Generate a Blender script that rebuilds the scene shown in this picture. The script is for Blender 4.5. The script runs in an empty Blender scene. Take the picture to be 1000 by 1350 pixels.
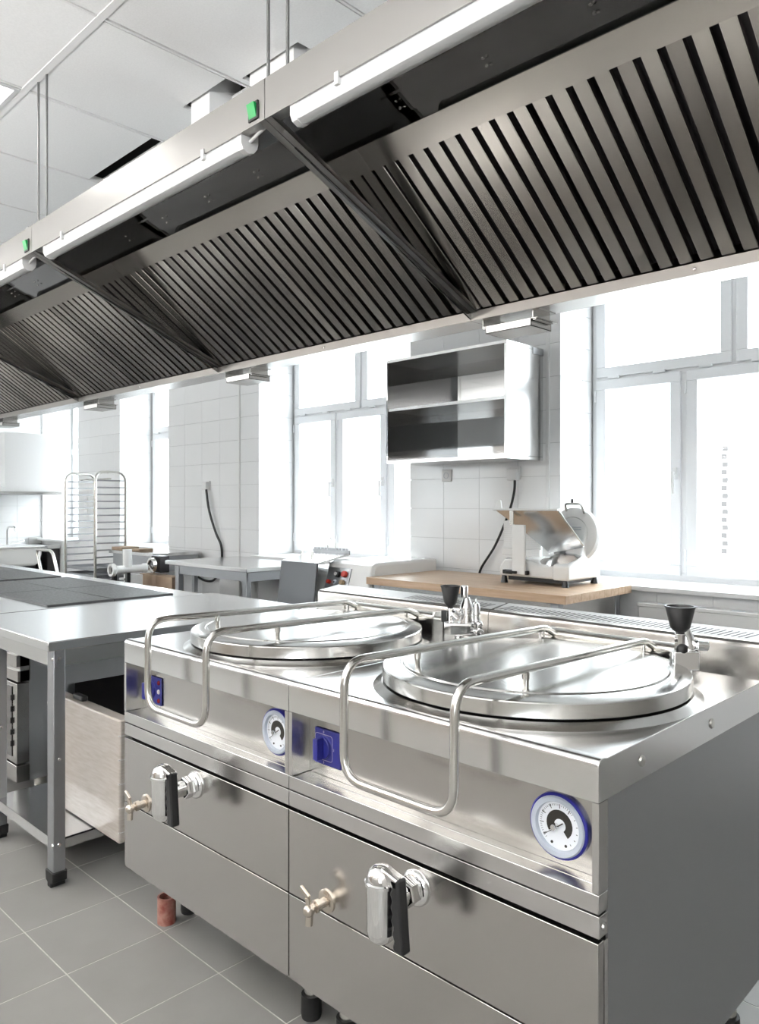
import bpy, math, random
from mathutils import Vector, Matrix
random.seed(4)
PI = math.pi
S = bpy.context.scene
COL = S.collection

# ------------------------------------------------------------------ camera
cam_d = bpy.data.cameras.new('camera')
cam = bpy.data.objects.new('camera', cam_d)
COL.objects.link(cam)
cam.location = (0, 0, 1.32)
A = math.atan(1037 / 1010)
cam.rotation_euler = (PI / 2, 0, PI / 2 - A)
cam_d.sensor_fit = 'HORIZONTAL'
cam_d.sensor_width = 24.0
cam_d.lens = 24.0 * 1010 / 1000
cam_d.shift_y = -(675 - 663) / 1000.0
cam_d.clip_start = 0.02
S.camera = cam

# ------------------------------------------------------------------ sky and exposure
w = bpy.data.worlds.new('sky')
S.world = w
w.use_nodes = True
bg = w.node_tree.nodes['Background']
bg.inputs[0].default_value = (0.93, 0.97, 1.0, 1)
bg.inputs[1].default_value = 4.0
S.view_settings.view_transform = 'Standard'
S.view_settings.look = 'None'
S.view_settings.gamma = 1
S.view_settings.use_curve_mapping = False
S.view_settings.exposure = 1.27
S.cycles.blur_glossy = 0.8
S.cycles.sample_clamp_indirect = 6.0
S.cycles.caustics_reflective = False
FILL_UP = 30.0           # upward strength of the fill light bars added behind the camera
LAMP = 3.8          # luminous strength of the ceiling panel and the added bars' undersides

# ------------------------------------------------------------------ materials
MATS = {}
def pbr(name, col, rough=0.5, metal=0.0, coat=0.0, spec=0.5, emit=None, estr=0):
    m = bpy.data.materials.new(name); m.use_nodes = True
    b = m.node_tree.nodes['Principled BSDF']
    b.inputs['Base Color'].default_value = (*col, 1)
    b.inputs['Roughness'].default_value = rough
    b.inputs['Metallic'].default_value = metal
    b.inputs['Coat Weight'].default_value = coat
    b.inputs['Specular IOR Level'].default_value = spec
    if emit:
        b.inputs['Emission Color'].default_value = (*emit, 1)
        b.inputs['Emission Strength'].default_value = estr
    MATS[name] = m
    return m
def noisy(m, scale=(1, 1, 1), nscale=20.0, bump=0.0, rlo=None, rhi=None, c1=None, c2=None, detail=4.0, dist=0.002):
    nt = m.node_tree; N = nt.nodes; L = nt.links; b = N['Principled BSDF']
    tc = N.new('ShaderNodeTexCoord'); mp = N.new('ShaderNodeMapping')
    mp.inputs['Scale'].default_value = scale
    nz = N.new('ShaderNodeTexNoise'); nz.inputs['Scale'].default_value = nscale; nz.inputs['Detail'].default_value = detail
    L.new(tc.outputs['Object'], mp.inputs['Vector']); L.new(mp.outputs[0], nz.inputs['Vector'])
    if rlo is not None:
        r = N.new('ShaderNodeMapRange'); r.inputs[1].default_value = .3; r.inputs[2].default_value = .7
        r.inputs[3].default_value = rlo; r.inputs[4].default_value = rhi
        L.new(nz.outputs[0], r.inputs[0]); L.new(r.outputs[0], b.inputs['Roughness'])
    if c1 is not None:
        cr = N.new('ShaderNodeValToRGB')
        cr.color_ramp.elements[0].position = .3; cr.color_ramp.elements[1].position = .7
        cr.color_ramp.elements[0].color = (*c1, 1); cr.color_ramp.elements[1].color = (*c2, 1)
        L.new(nz.outputs[0], cr.inputs[0]); L.new(cr.outputs[0], b.inputs['Base Color'])
    if bump:
        bp = N.new('ShaderNodeBump'); bp.inputs['Strength'].default_value = bump; bp.inputs['Distance'].default_value = dist
        L.new(nz.outputs[0], bp.inputs['Height']); L.new(bp.outputs[0], b.inputs['Normal'])
    return m
def vary(m, amount):
    """small per-piece difference in tone (each tile is fired a little differently)"""
    nt = m.node_tree; N = nt.nodes; L = nt.links; b = N['Principled BSDF']
    src = b.inputs['Base Color'].links[0].from_socket if b.inputs['Base Color'].is_linked else None
    oi = N.new('ShaderNodeObjectInfo'); mr = N.new('ShaderNodeMapRange')
    mr.inputs[3].default_value = 1 - amount; mr.inputs[4].default_value = 1 + amount
    L.new(oi.outputs['Random'], mr.inputs[0])
    hs = N.new('ShaderNodeHueSaturation'); L.new(mr.outputs[0], hs.inputs['Value'])
    if src: L.new(src, hs.inputs['Color'])
    else: hs.inputs['Color'].default_value = b.inputs['Base Color'].default_value
    L.new(hs.outputs[0], b.inputs['Base Color'])
    return m

# steel sheets; the polishing grain runs along x (panels) or z (sides)
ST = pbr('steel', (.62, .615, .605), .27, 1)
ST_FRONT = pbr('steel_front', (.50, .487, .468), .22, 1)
ST_LIP_DIM = pbr('steel_lip_dimmed', (.20, .188, .175), .28, 1)  # same steel as the gutter, colour darkened to tone down its bright reflection
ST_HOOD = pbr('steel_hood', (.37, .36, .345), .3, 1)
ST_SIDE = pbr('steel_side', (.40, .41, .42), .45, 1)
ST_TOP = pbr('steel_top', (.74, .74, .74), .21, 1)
ST_ROD = pbr('rod_steel', (.22, .22, .22), .45, 1)
VENT = pbr('vent_strip', (.62, .62, .62), .4, .3)
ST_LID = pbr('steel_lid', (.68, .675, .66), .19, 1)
ST_TUBE = pbr('steel_tube', (.66, .65, .62), .2, 1)
ST_MIRROR = pbr('steel_mirror', (.27, .27, .27), .04, 1)
ST_FILTER = vary(pbr('steel_filter', (.45, .425, .395), .23, 1), .25)
ST_DARK = pbr('steel_dark', (.07, .067, .07), .4, 1)
ST_GALV = noisy(pbr('steel_galvanised', (.40, .41, .425), .4, 1), (8, 8, 8), 10, 0, .36, .44)
CHROME = pbr('chrome', (.80, .80, .80), .06, 1)
BRASS = pbr('nickel_brass', (.62, .56, .49), .22, 1)
BLACK = pbr('black_plastic', (.012, .012, .013), .35)
RUBBER = pbr('black_rubber', (.012, .012, .012), .6)
DARK = pbr('dark_gap', (.01, .01, .01), .8)
WHITE = pbr('white_plastic', (.82, .82, .82), .35)
LAMPW = pbr('lamp_white', (.70, .71, .72), .3)
ENAMEL = pbr('white_enamel', (.84, .84, .83), .25, coat=.3)
PVC = pbr('window_white', (.90, .91, .93), .35)
PAINT = noisy(pbr('wall_paint', (.90, .90, .90), .7), nscale=60, bump=.02)
TILE_W = vary(pbr('wall_tile', (.90, .905, .91), .14), .012)
GROUT_W = pbr('wall_grout', (.66, .66, .66), .9)
TILE_F = vary(noisy(pbr('floor_tile', (.3, .3, .29), .45), nscale=3.2, c1=(.205, .199, .190), c2=(.275, .268, .256), rlo=.38, rhi=.55, detail=7), .05)
GROUT_F = noisy(pbr('floor_grout', (.46, .44, .41), .9), nscale=14, c1=(.42, .40, .37), c2=(.58, .56, .53))
CEIL_T = vary(noisy(pbr('ceiling_tile', (.82, .825, .83), .9), nscale=160, bump=.12, c1=(.87, .875, .88), c2=(.92, .925, .93)), .01)
CEIL_G = pbr('ceiling_runner', (.84, .84, .84), .5)
SLAB = pbr('ceiling_slab', (.10, .10, .10), .9)
BLUE = pbr('blue_plastic', (.020, .022, .19), .35)
BLUE_RIM = pbr('blue_rim', (.022, .022, .26), .3)
PALE = pbr('pale_print', (.55, .5, .5), .5)
GREY_RIM = pbr('grey_rim', (.45, .49, .56), .35)
DIAL = pbr('dial_white', (.80, .82, .86), .4)
INK = pbr('dial_ink', (.02, .018, .014), .5)
RED = pbr('red_button', (.55, .035, .02), .35)
DARKRED = pbr('dark_red_lens', (.16, .005, .01), .2)
GREEN = pbr('green_rocker', (.0, .33, .07), .3)
TAN = pbr('tan_button', (.42, .30, .17), .4)
WOOD = noisy(pbr('beech_wood', (.6, .4, .25), .4), (1.2, 14, 14), 3, .02, c1=(.50, .335, .215), c2=(.66, .49, .35))
CARD = noisy(pbr('cardboard', (.4, .27, .17), .8), nscale=9, c1=(.30, .215, .15), c2=(.38, .28, .20))
FILMCARD = noisy(pbr('wrapped_cardboard', (.42, .35, .29), .28, coat=.5), (3, 3, 22), 5, .25, c1=(.40, .35, .305), c2=(.50, .465, .43), dist=.002)
FILM = pbr('plastic_film', (.62, .62, .62), .25)
PLATE = noisy(pbr('hot_plate', (.055, .055, .058), .42), (6, 30, 6), 6, .03, .36, .5)
COPPER = noisy(pbr('red_pipe', (.22, .045, .03), .5), nscale=32, c1=(.20, .035, .022), c2=(.40, .22, .18), bump=.2)
PURPLE = pbr('purple_knob', (.16, .02, .11), .4)
GREENW = pbr('green_wire', (.02, .2, .05), .5)
GLOW = pbr('lamp_panel', (1, 1, 1), .5, emit=(1, .985, .96), estr=LAMP)
GROUND = pbr('outside_ground', (.75, .75, .74), .9)
PLASTER = pbr('pale_plaster', (.85, .84, .82), .9)
def glass(name='window_glass'):
    m = bpy.data.materials.new(name); m.use_nodes = True; nt = m.node_tree; N = nt.nodes; L = nt.links
    for n in list(N):
        if n.type != 'OUTPUT_MATERIAL': N.remove(n)
    out = [n for n in N if n.type == 'OUTPUT_MATERIAL'][0]
    t = N.new('ShaderNodeBsdfTransparent'); t.inputs[0].default_value = (.95, .97, .97, 1)
    g = N.new('ShaderNodeBsdfGlossy'); g.inputs['Roughness'].default_value = 0.0
    f = N.new('ShaderNodeFresnel'); f.inputs[0].default_value = 1.45
    mx = N.new('ShaderNodeMixShader')
    ge = N.new('ShaderNodeNewGeometry'); iv = N.new('ShaderNodeMath'); iv.operation = 'SUBTRACT'; iv.inputs[0].default_value = 1
    ml = N.new('ShaderNodeMath'); ml.operation = 'MULTIPLY'
    L.new(ge.outputs['Backfacing'], iv.inputs[1]); L.new(f.outputs[0], ml.inputs[0]); L.new(iv.outputs[0], ml.inputs[1])
    L.new(ml.outputs[0], mx.inputs[0]); L.new(t.outputs[0], mx.inputs[1]); L.new(g.outputs[0], mx.inputs[2]); L.new(mx.outputs[0], out.inputs[0])
    return m
GLASS = glass()
OVENGLASS = pbr('oven_glass', (.02, .012, .012), .08, coat=1)

# ------------------------------------------------------------------ mesh builder (world coordinates)
class MB:
    def __init__(s): s.v = []; s.f = []; s.m = []; s.mi = 0
    def _add(s, vs, fs):
        o = len(s.v); s.v += [tuple(p) for p in vs]
        for f in fs: s.f.append([i + o for i in f]); s.m.append(s.mi)
        return s
    def mat(s, i): s.mi = i; return s
    def box(s, x0, x1, y0, y1, z0, z1, M=None):
        if x0 > x1: x0, x1 = x1, x0
        if y0 > y1: y0, y1 = y1, y0
        if z0 > z1: z0, z1 = z1, z0
        vs = [Vector((x, y, z)) for z in (z0, z1) for y in (y0, y1) for x in (x0, x1)]
        if M: vs = [M @ p for p in vs]
        return s._add(vs, [(0, 2, 3, 1), (4, 5, 7, 6), (0, 1, 5, 4), (2, 6, 7, 3), (0, 4, 6, 2), (1, 3, 7, 5)])
    def hexa(s, vs):   # 8 corners: bottom 4 ccw, top 4 ccw
        return s._add(vs, [(3, 2, 1, 0), (4, 5, 6, 7), (0, 1, 5, 4), (1, 2, 6, 5), (2, 3, 7, 6), (3, 0, 4, 7)])
    def prism(s, poly, a, b, axis='x', M=None):
        """poly is a list of 2-D points; axis x: (y,z), y: (x,z), z: (x,y)"""
        def P(p, t):
            q = {'x': (t, p[0], p[1]), 'y': (p[0], t, p[1]), 'z': (p[0], p[1], t)}[axis]
            q = Vector(q); return M @ q if M else q
        n = len(poly)
        ar = sum(poly[i][0] * poly[(i + 1) % n][1] - poly[(i + 1) % n][0] * poly[i][1] for i in range(n))
        if (ar < 0) != (axis == 'y'): poly = poly[::-1]
        vs = [P(p, a) for p in poly] + [P(p, b) for p in poly]
        up = b > a
        fs = [list(range(n))[::-1], list(range(n, 2 * n))] + [(i, (i + 1) % n, (i + 1) % n + n, i + n) for i in range(n)]
        if not up: fs = [f[::-1] for f in fs]
        return s._add(vs, fs)
    def lathe(s, prof, c, axis=(0, 0, 1), n=32):
        """prof: (r, h) pairs along axis from c"""
        a = Vector(axis).normalized(); u = a.orthogonal().normalized(); w_ = a.cross(u); c = Vector(c)
        vs = []; fs = []; rows = []
        for r, h in prof:
            if r < 1e-6: rows.append([len(vs)]); vs.append(c + a * h)
            else:
                rows.append(list(range(len(vs), len(vs) + n)))
                vs += [c + a * h + (u * math.cos(2 * PI * k / n) + w_ * math.sin(2 * PI * k / n)) * r for k in range(n)]
        for A_, B_ in zip(rows, rows[1:]):
            for k in range(n):
                k2 = (k + 1) % n
                if len(A_) == 1 and len(B_) == 1: continue
                if len(A_) == 1: fs.append((A_[0], B_[k2], B_[k])[::-1])
                elif len(B_) == 1: fs.append((A_[k], A_[k2], B_[0]))
                else: fs.append((A_[k], A_[k2], B_[k2], B_[k]))
        return s._add(vs, fs)
    def cyl(s, p, q, r, r2=None, n=20):
        p = Vector(p); q = Vector(q); h = (q - p).length; r2 = r if r2 is None else r2
        return s.lathe([(0, 0), (r, 0), (r2, h), (0, h)], p, q - p, n)
    def sph(s, c, r, n=16, sz=1.0):
        return s.lathe([(r * math.sin(PI * k / 10), -r * sz * math.cos(PI * k / 10)) for k in range(11)], c, (0, 0, 1), n)
    def tube(s, pts, r, n=12, closed=False):
        pts = [Vector(p) for p in pts]; m = len(pts); vs = []; fs = []
        prev = None
        for i, p in enumerate(pts):
            if closed: d = pts[(i + 1) % m] - pts[i - 1]
            else: d = pts[min(i + 1, m - 1)] - pts[max(i - 1, 0)]
            d.normalize()
            if prev is None: u = d.orthogonal().normalized()
            else:
                u = prev - d * prev.dot(d)
                u = u.normalized() if u.length > 1e-6 else d.orthogonal().normalized()
            prev = u; v_ = d.cross(u)
            vs += [p + (u * math.cos(2 * PI * k / n) + v_ * math.sin(2 * PI * k / n)) * r for k in range(n)]
        rng = range(m) if closed else range(m - 1)
        for i in rng:
            for k in range(n):
                a, b = i * n, ((i + 1) % m) * n; k2 = (k + 1) % n
                fs.append((a + k, a + k2, b + k2, b + k))
        if not closed: fs += [tuple(range(n))[::-1], tuple(range((m - 1) * n, m * n))]
        return s._add(vs, fs)
    def build(s, name, mats, parent=None, bevel=0, seg=2, smooth=30, loc=None):
        me = bpy.data.meshes.new(name)
        o = bpy.data.objects.new(name, me); COL.objects.link(o)
        org = Vector((0, 0, 0))
        if parent is not None:
            o.parent = parent; org = WORLD[parent.name]
        if loc is not None:
            o.location = Vector(loc) - org; org = Vector(loc)
        WORLD[o.name] = org
        me.from_pydata([tuple(Vector(p) - org) for p in s.v], [], s.f)
        if not isinstance(mats, (list, tuple)): mats = [mats]
        for m in mats: me.materials.append(m)
        if len(mats) > 1: me.polygons.foreach_set('material_index', s.m)
        me.update()
        if smooth:
            me.polygons.foreach_set('use_smooth', [True] * len(me.polygons))
            me.set_sharp_from_angle(angle=math.radians(smooth))
        if bevel:
            b = o.modifiers.new('edge', 'BEVEL'); b.width = bevel; b.segments = seg; b.limit_method = 'ANGLE'
            b.angle_limit = math.radians(50); b.harden_normals = False
        return o
WORLD = {}
def fillet(pts, r, n=6):
    """round the inner corners of a polyline"""
    pts = [Vector(p) for p in pts]; out = [pts[0]]
    for a, b, c in zip(pts, pts[1:], pts[2:]):
        d1 = (a - b); d2 = (c - b); k = min(r, d1.length * .49, d2.length * .49)
        p = b + d1.normalized() * k; q = b + d2.normalized() * k
        for i in range(n + 1):
            t = i / n
            out.append(p * (1 - t) ** 2 + b * 2 * t * (1 - t) + q * t ** 2)
    out.append(pts[-1]); return out
def thing(name, label, cat, loc, group=None):
    o = bpy.data.objects.new(name, None); COL.objects.link(o)
    o.location = loc; WORLD[o.name] = Vector(loc); o.empty_display_size = .1
    return tag(o, label, cat, group)
def tag(o, label, cat, group=None):
    o['label'] = label; o['category'] = cat
    if group: o['group'] = group
    return o
def struct(o): o['kind'] = 'structure'; return o
def stuff(o): o['kind'] = 'stuff'; return o
def copy_piece(src, parent, wloc, name=None):
    c = src.copy(); COL.objects.link(c); c.parent = parent
    c.location = Vector(wloc) - WORLD[parent.name]; return c
def text(txt, size, M, mat, parent, name='marking'):
    cu = bpy.data.curves.new(name, 'FONT'); cu.body = txt; cu.size = size; cu.align_x = 'CENTER'; cu.align_y = 'CENTER'; cu.extrude = .0002
    t = bpy.data.objects.new(name, cu)
    me = bpy.data.meshes.new_from_object(t); bpy.data.objects.remove(t); bpy.data.curves.remove(cu)
    o = bpy.data.objects.new(name, me); COL.objects.link(o); o.parent = parent
    M = M.copy(); M.translation = M.translation - WORLD[parent.name]
    o.matrix_local = M; me.materials.clear(); me.materials.append(mat); WORLD[o.name] = Vector((0, 0, 0)); return o

# ================================================================== STRUCTURE
XL, XR, YB, YW = -10.0, 2.8, -2.6, 4.03       # left wall, right wall, wall behind camera, window wall face
ZC = 2.84
fl = struct(MB().box(XL - .3, XR + .2, YB - .2, 4.5, -.12, -.0007).build('floor', GROUT_F))
# floor tiles, 300 mm grid aligned with the joints of the photograph
px, py = -1.8235, 1.226
proto = None; big = MB(); cells = []
for i in range(-28, 17):
    for j in range(-13, 11):
        x0 = px + .3 * i; y0 = py + .3 * j
        if x0 < XL or x0 + .3 > XR or y0 < YB or y0 + .3 > YW: continue
        d = (x0 + .15 + 2.2) ** 2 + (y0 + .15 - 1.15) ** 2
        cells.append((d, x0, y0))
cells.sort()
for k, (d, x0, y0) in enumerate(cells):
    if k < 290:
        if proto is None:
            proto = MB().box(x0 + .0020, x0 + .2980, y0 + .0020, y0 + .2980, -.006, 0).build('tile', TILE_F, fl, loc=(x0, y0, 0), smooth=0)
        else: copy_piece(proto, fl, (x0, y0, 0))
    else: big.box(x0 + .0020, x0 + .2980, y0 + .0020, y0 + .2980, -.006, 0)
stuff(big.build('far_tiles', TILE_F, fl, smooth=0))

# ceiling: dark slab above a suspended grid of 600 mm tiles
ce = struct(MB().box(XL - .3, XR + .2, YB - .2, 4.5, 3.1, 3.25).build('ceiling', SLAB))
gx, gy = -2.9045, 1.112
LIGHTS = set()
for (i, j) in [(-1, -2)]:
    LIGHTS.add((i, j))
LIGHTS.discard((-1, -2)); LIGHTS.add((-1, -1))
tp = None; far = MB(); run = MB()
def ctile(m, x0, x1, y0, y1): m.box(x0, x1, y0, y1, ZC + .003, ZC + .018)
for i in range(-12, 10):
    for j in range(-6, 5):
        x0 = max(gx + .6 * i, XL); x1 = min(gx + .6 * (i + 1), XR); y0 = max(gy + .6 * j, YB); y1 = min(gy + .6 * (j + 1), YW)
        if x1 - x0 < .05 or y1 - y0 < .05 or (i, j) in LIGHTS: continue
        if (i, j) == (-1, 0):
            m = MB(); ctile(m, x0 + .014, x1 - .012, y0 + .014, 1.628); m.build('tile', CEIL_T, ce, smooth=0)
        elif (i, j) == (0, 0):
            m = MB(); ctile(m, x0 + .012, -2.60, y0 + .014, y1 - .012); ctile(m, -2.60, x1 - .012, y0 + .014, 1.585); m.build('tile', CEIL_T, ce, smooth=0)
        elif (i, j) == (1, 0):
            m = MB(); ctile(m, x0 + .012, -2.27, y0 + .014, y1 - .012); ctile(m, -2.27, -1.96, y0 + .014, 1.625); ctile(m, -1.96, x1 - .012, y0 + .014, y1 - .012); m.build('tile', CEIL_T, ce, smooth=0)
        elif x1 - x0 > .59 and y1 - y0 > .59 and -7 <= i <= 4 and -3 <= j <= 0:
            if tp is None:
                tp = MB(); ctile(tp, x0 + .008, x1 - .008, y0 + .012, y1 - .012); tp = tp.build('tile', CEIL_T, ce, loc=(x0, y0, ZC), smooth=0)
            else: copy_piece(tp, ce, (x0, y0, ZC))
        else: ctile(far, x0 + .008, x1 - .008, y0 + .012, y1 - .012)
stuff(far.build('far_tiles', CEIL_T, ce, smooth=0))
for i in range(-11, 10):
    x = gx + .6 * i
    if not XL < x < XR: continue
    for a, b in ((YB, gy + .6),) if -2 < i < 3 and False else ((YB, YW),):
        run.box(x - .004, x + .004, a, b, ZC + .001, ZC + .03)
for j in range(-6, 5):
    y = gy + .6 * j
    if YB < y < YW: run.box(XL, XR, y - .0125, y + .0125, ZC, ZC + .03)
run.build('ceiling_runner', CEIL_G, ce, smooth=0)
for n_, (i, j) in enumerate(sorted(LIGHTS)):
    x0 = gx + .6 * i; y0 = gy + .6 * j
    if x0 < XL or x0 + .6 > XR or y0 < YB or y0 + .6 > YW: continue
    seen = (i, j) == (-1, -1)
    t = thing('ceiling_light', 'glowing square ceiling panel light at the left edge above the hood rods' if seen else
              'square ceiling panel light out of view, among the white ceiling tiles', 'ceiling light', (x0 + .3, y0 + .3, ZC))
    m = MB()
    for a in ((x0 + .012, x0 + .588, y0 + .014, y0 + .03), (x0 + .012, x0 + .588, y0 + .57, y0 + .586), (x0 + .012, x0 + .028, y0 + .03, y0 + .57), (x0 + .572, x0 + .588, y0 + .03, y0 + .57)):
        m.box(*a, ZC - .002, ZC + .03)
    m.build('frame', LAMPW, t)
    MB().box(x0 + .028, x0 + .572, y0 + .03, y0 + .57, ZC + .004, ZC + .01).build('diffuser', GLOW, t)

# unseen light bars added behind the camera to brighten ceiling and room
GLOW_FILL = pbr('fill_uplight', (1, 1, 1), .5, emit=(1, .985, .96), estr=FILL_UP)
for k, (lx, ly) in enumerate(((-8.0, -.9), (-5.7, -.9), (-3.4, -.9), (-1.1, -.9), (1.2, -.9), (-7.0, -1.9), (-4.4, -1.9), (-1.8, -1.9), (.8, -1.9))):
    t = thing('fill_light_bar', '%s added fill light bar of the %s behind the camera, counted from the left' % (('leftmost', 'second', 'third', 'fourth', 'rightmost', 'leftmost', 'second', 'third', 'rightmost')[k], 'nearer row' if k < 5 else 'wall-side row'), 'ceiling light', (lx, ly, 1.95), 'added fill light bars behind the camera')
    MB().box(lx - .75, lx + .75, ly - .09, ly + .09, 1.95, 1.99).build('housing', LAMPW, t, bevel=.003)
    MB().box(lx - .73, lx + .73, ly - .08, ly + .08, 1.99, 1.996).build('upper_diffuser', GLOW_FILL, t)
    MB().box(lx - .73, lx + .73, ly - .07, ly + .07, 1.944, 1.95).build('diffuser', GLOW, t)
    for xx in (lx - .6, lx + .6): MB().cyl((xx, ly, 1.996), (xx, ly, ZC + .02), .003, n=6).build('hanging_wire', ST_GALV, t)

# walls
struct(MB().box(XR, XR + .2, YB - .2, 4.5, -.1, 3.1).build('wall_right', pbr('wall_paint_right', (.40, .38, .36), .7)))
wl = struct(MB().box(XL - .3, XL, YB - .2, 4.5, -.1, 3.1).build('wall_left', GROUT_W))
FILL_WIN = [(-9.6, -7.7), (.6, 2.4)]  # unseen openings added in the wall behind the camera for fill light
m = MB(); e_ = [XL, -9.6, -7.7, .6, 2.4, XR]
for k in (0, 2, 4): m.box(e_[k], e_[k + 1], YB - .3, YB, -.1, 3.1)
for p_, q_ in FILL_WIN: m.box(p_, q_, YB - .3, YB, -.1, .9).box(p_, q_, YB - .3, YB, 2.66, 3.1)
struct(m.build('wall_front', pbr('wall_paint_grey', (.36, .34, .32), .7), smooth=0))
WIN = [(-2.425, -.685), (-5.39, -3.618), (-7.90, -6.875), (-9.96, -8.925)]
ZS, ZT = .842, 2.66
wr = MB(); edges = [XR] + [e for a, b in WIN for e in (b, a)] + [XL]
piers = [(edges[k + 1], edges[k]) for k in range(0, len(edges), 2)]
for a, b in piers: wr.box(a, b, YW + .008, 4.5, -.1, 3.1)
for a, b in WIN:
    wr.box(a, b, YW + .008, 4.5, -.1, ZS); wr.box(a, b, YW + .008, 4.5, ZT, 3.1)
wr = struct(wr.build('wall_rear', GROUT_W, smooth=0))
# wall tiles 300 x 200 (individual pieces on the window wall), merged on the left wall
shared = {}
def wtile(x0, x1, z0, z1):
    key = (round(x1 - x0, 3), round(z1 - z0, 3))
    if key not in shared:
        shared[key] = MB().box(x0 + .0012, x1 - .0012, YW, YW + .009, z0 + .0012, z1 - .0012).build('tile', TILE_W, wr, loc=(x0, YW, z0), smooth=0)
    else: copy_piece(shared[key], wr, (x0, YW, z0))
cnt = 0; rest = MB()
def region(xa, xb, za, zb, x_start):
    global cnt
    z = za
    while z < zb - .01:
        z1 = min((math.floor((z - .082) / .2 + 1e-4) + 1) * .2 + .082, zb)
        x = xa
        while x < xb - .01:
            x1 = min(x_start + (math.floor((x - x_start) / .3 + 1e-4) + 1) * .3, xb)
            if cnt < 280 and z1 > .6 and z < 2.5: wtile(x, x1, z, z1); cnt += 1
            else: rest.box(x + .0012, x1 - .0012, YW, YW + .009, z + .0012, z1 - .0012)
            x = x1
        z = z1
for a, b in piers[1:4]: region(a, b, 0, ZC, a)
for a, b in WIN: region(a, b, 0, ZS, a)
region(piers[0][0], piers[0][1], 0, ZC, piers[0][0]); region(piers[4][0], piers[4][1], 0, ZC, piers[4][0])
for a, b in WIN: region(a, b, ZT, ZC, a)
# reveal tiles
for a, b in WIN:
    for xx, sx in ((a, 1), (b, -1)):
        z = ZS + .03
        while z < ZT:
            z1 = min((math.floor((z - .082) / .2 + 1e-4) + 1) * .2 + .082, ZT)
            for y0, y1 in ((YW, YW + .26), (YW + .26, 4.40)):
                rest.box(xx, xx + sx * .006, y0 + .0012, y1 - .0012, z + .0012, z1 - .0012)
            z = z1
stuff(rest.build('far_tiles', TILE_W, wr, smooth=0))
lt = MB()
for i in range(25):
    for j in range(14):
        y1 = YW - .3 * i; z0 = .082 + .2 * j - .0
        if y1 - .3 > YB: lt.box(XL, XL + .008, y1 - .2988, y1 - .0012, z0 + .0012, min(z0 + .1988, ZC))
stuff(lt.build('far_tiles', TILE_W, wl, smooth=0))
struct(MB().box(-5.675, -5.655, YW - .012, YW + .002, .3, 2.8).build('trim_1', WHITE, bevel=.003))
struct(MB().box(-2.512, -2.49, YW - .012, YW + .002, .3, 2.8).build('trim_2', WHITE, bevel=.003))

# windows
def ring(m, x0, x1, z0, z1, wd, y0, y1):
    m.box(x0, x1, y0, y1, z0, z0 + wd); m.box(x0, x1, y0, y1, z1 - wd, z1)
    m.box(x0, x0 + wd, y0, y1, z0 + wd, z1 - wd); m.box(x1 - wd, x1, y0, y1, z0 + wd, z1 - wd)
def window(k, a, b, wide):
    x0, x1 = a + .006, b - .006; z0, z1 = ZS + .025, ZT - .002; Y0, Y1 = 4.42, 4.49; zt = 2.095
    m = MB(); ring(m, x0, x1, z0, z1, .045, Y0, Y1); m.box(x0 + .045, x1 - .045, Y0, Y1, zt - .02, zt + .02)
    if wide:
        cx = (x0 + x1) / 2; m.box(cx - .02, cx + .02, Y0, Y1, zt + .02, z1 - .045)
        L_ = [(x0 + .03, x0 + .565), (x0 + .60, x1 - .60), (x1 - .565, x1 - .03)]
        U_ = [(x0 + .03, cx - .012), (cx + .012, x1 - .03)]
        for q in (x0 + .58, x1 - .58): m.box(q - .022, q + .022, Y0, Y1, z0 + .045, zt - .02)
    else:
        cx = (x0 + x1) / 2; L_ = [(x0 + .03, cx - .01), (cx + .01, x1 - .03)]; U_ = [(x0 + .03, x1 - .03)]
        m.box(cx - .018, cx + .018, Y0, Y1, z0 + .045, zt - .02)
    fr = struct(m.build('window_%d' % k, PVC, bevel=.003))
    for q, (u, v) in enumerate(L_ + U_):
        low = q < len(L_)
        s0, s1 = (z0 + .028, zt - .008) if low else (zt + .008, z1 - .028)
        s = MB(); ring(s, u, v, s0, s1, .062, 4.405, 4.455)
        s = s.build('sash', PVC, fr, bevel=.004)
        MB().box(u + .055, v - .055, 4.428, 4.436, s0 + .055, s1 - .055).build('pane', GLASS, s)
        hg = MB()
        if low:
            for zz in (s0 + .12, s1 - .10): hg.cyl((u - .004, 4.40, zz - .035), (u - .004, 4.40, zz + .035), .007, n=8)
        else:
            for xx in (u + .12, (u + v) / 2, v - .14): hg.box(xx - .035, xx + .035, 4.392, 4.41, s0 - .012, s0 + .004)
        hg.build('hinge', PVC, s)
        if low:
            h = MB(); zc = (s0 + s1) / 2; xx = v - .031
            h.box(xx - .014, xx + .014, 4.395, 4.406, zc - .035, zc + .035); h.cyl((xx, 4.37, zc), (xx, 4.396, zc), .008, n=10)
            h.box(xx - .009, xx + .009, 4.362, 4.376, zc - .12, zc + .012)
            h.build('window_handle', WHITE, s, bevel=.003)
for k, (a, b) in enumerate(WIN):
    window(k + 1, a, b, k < 2)
    struct(MB().box(a - .03 if k else a - .002, b + .03, 3.965, 4.03, ZS, ZS + .026).box(a + .001, b - .001, 4.03, 4.42, ZS, ZS + .026).build('trim_%d' % (k + 3), WHITE, bevel=.004))

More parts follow.
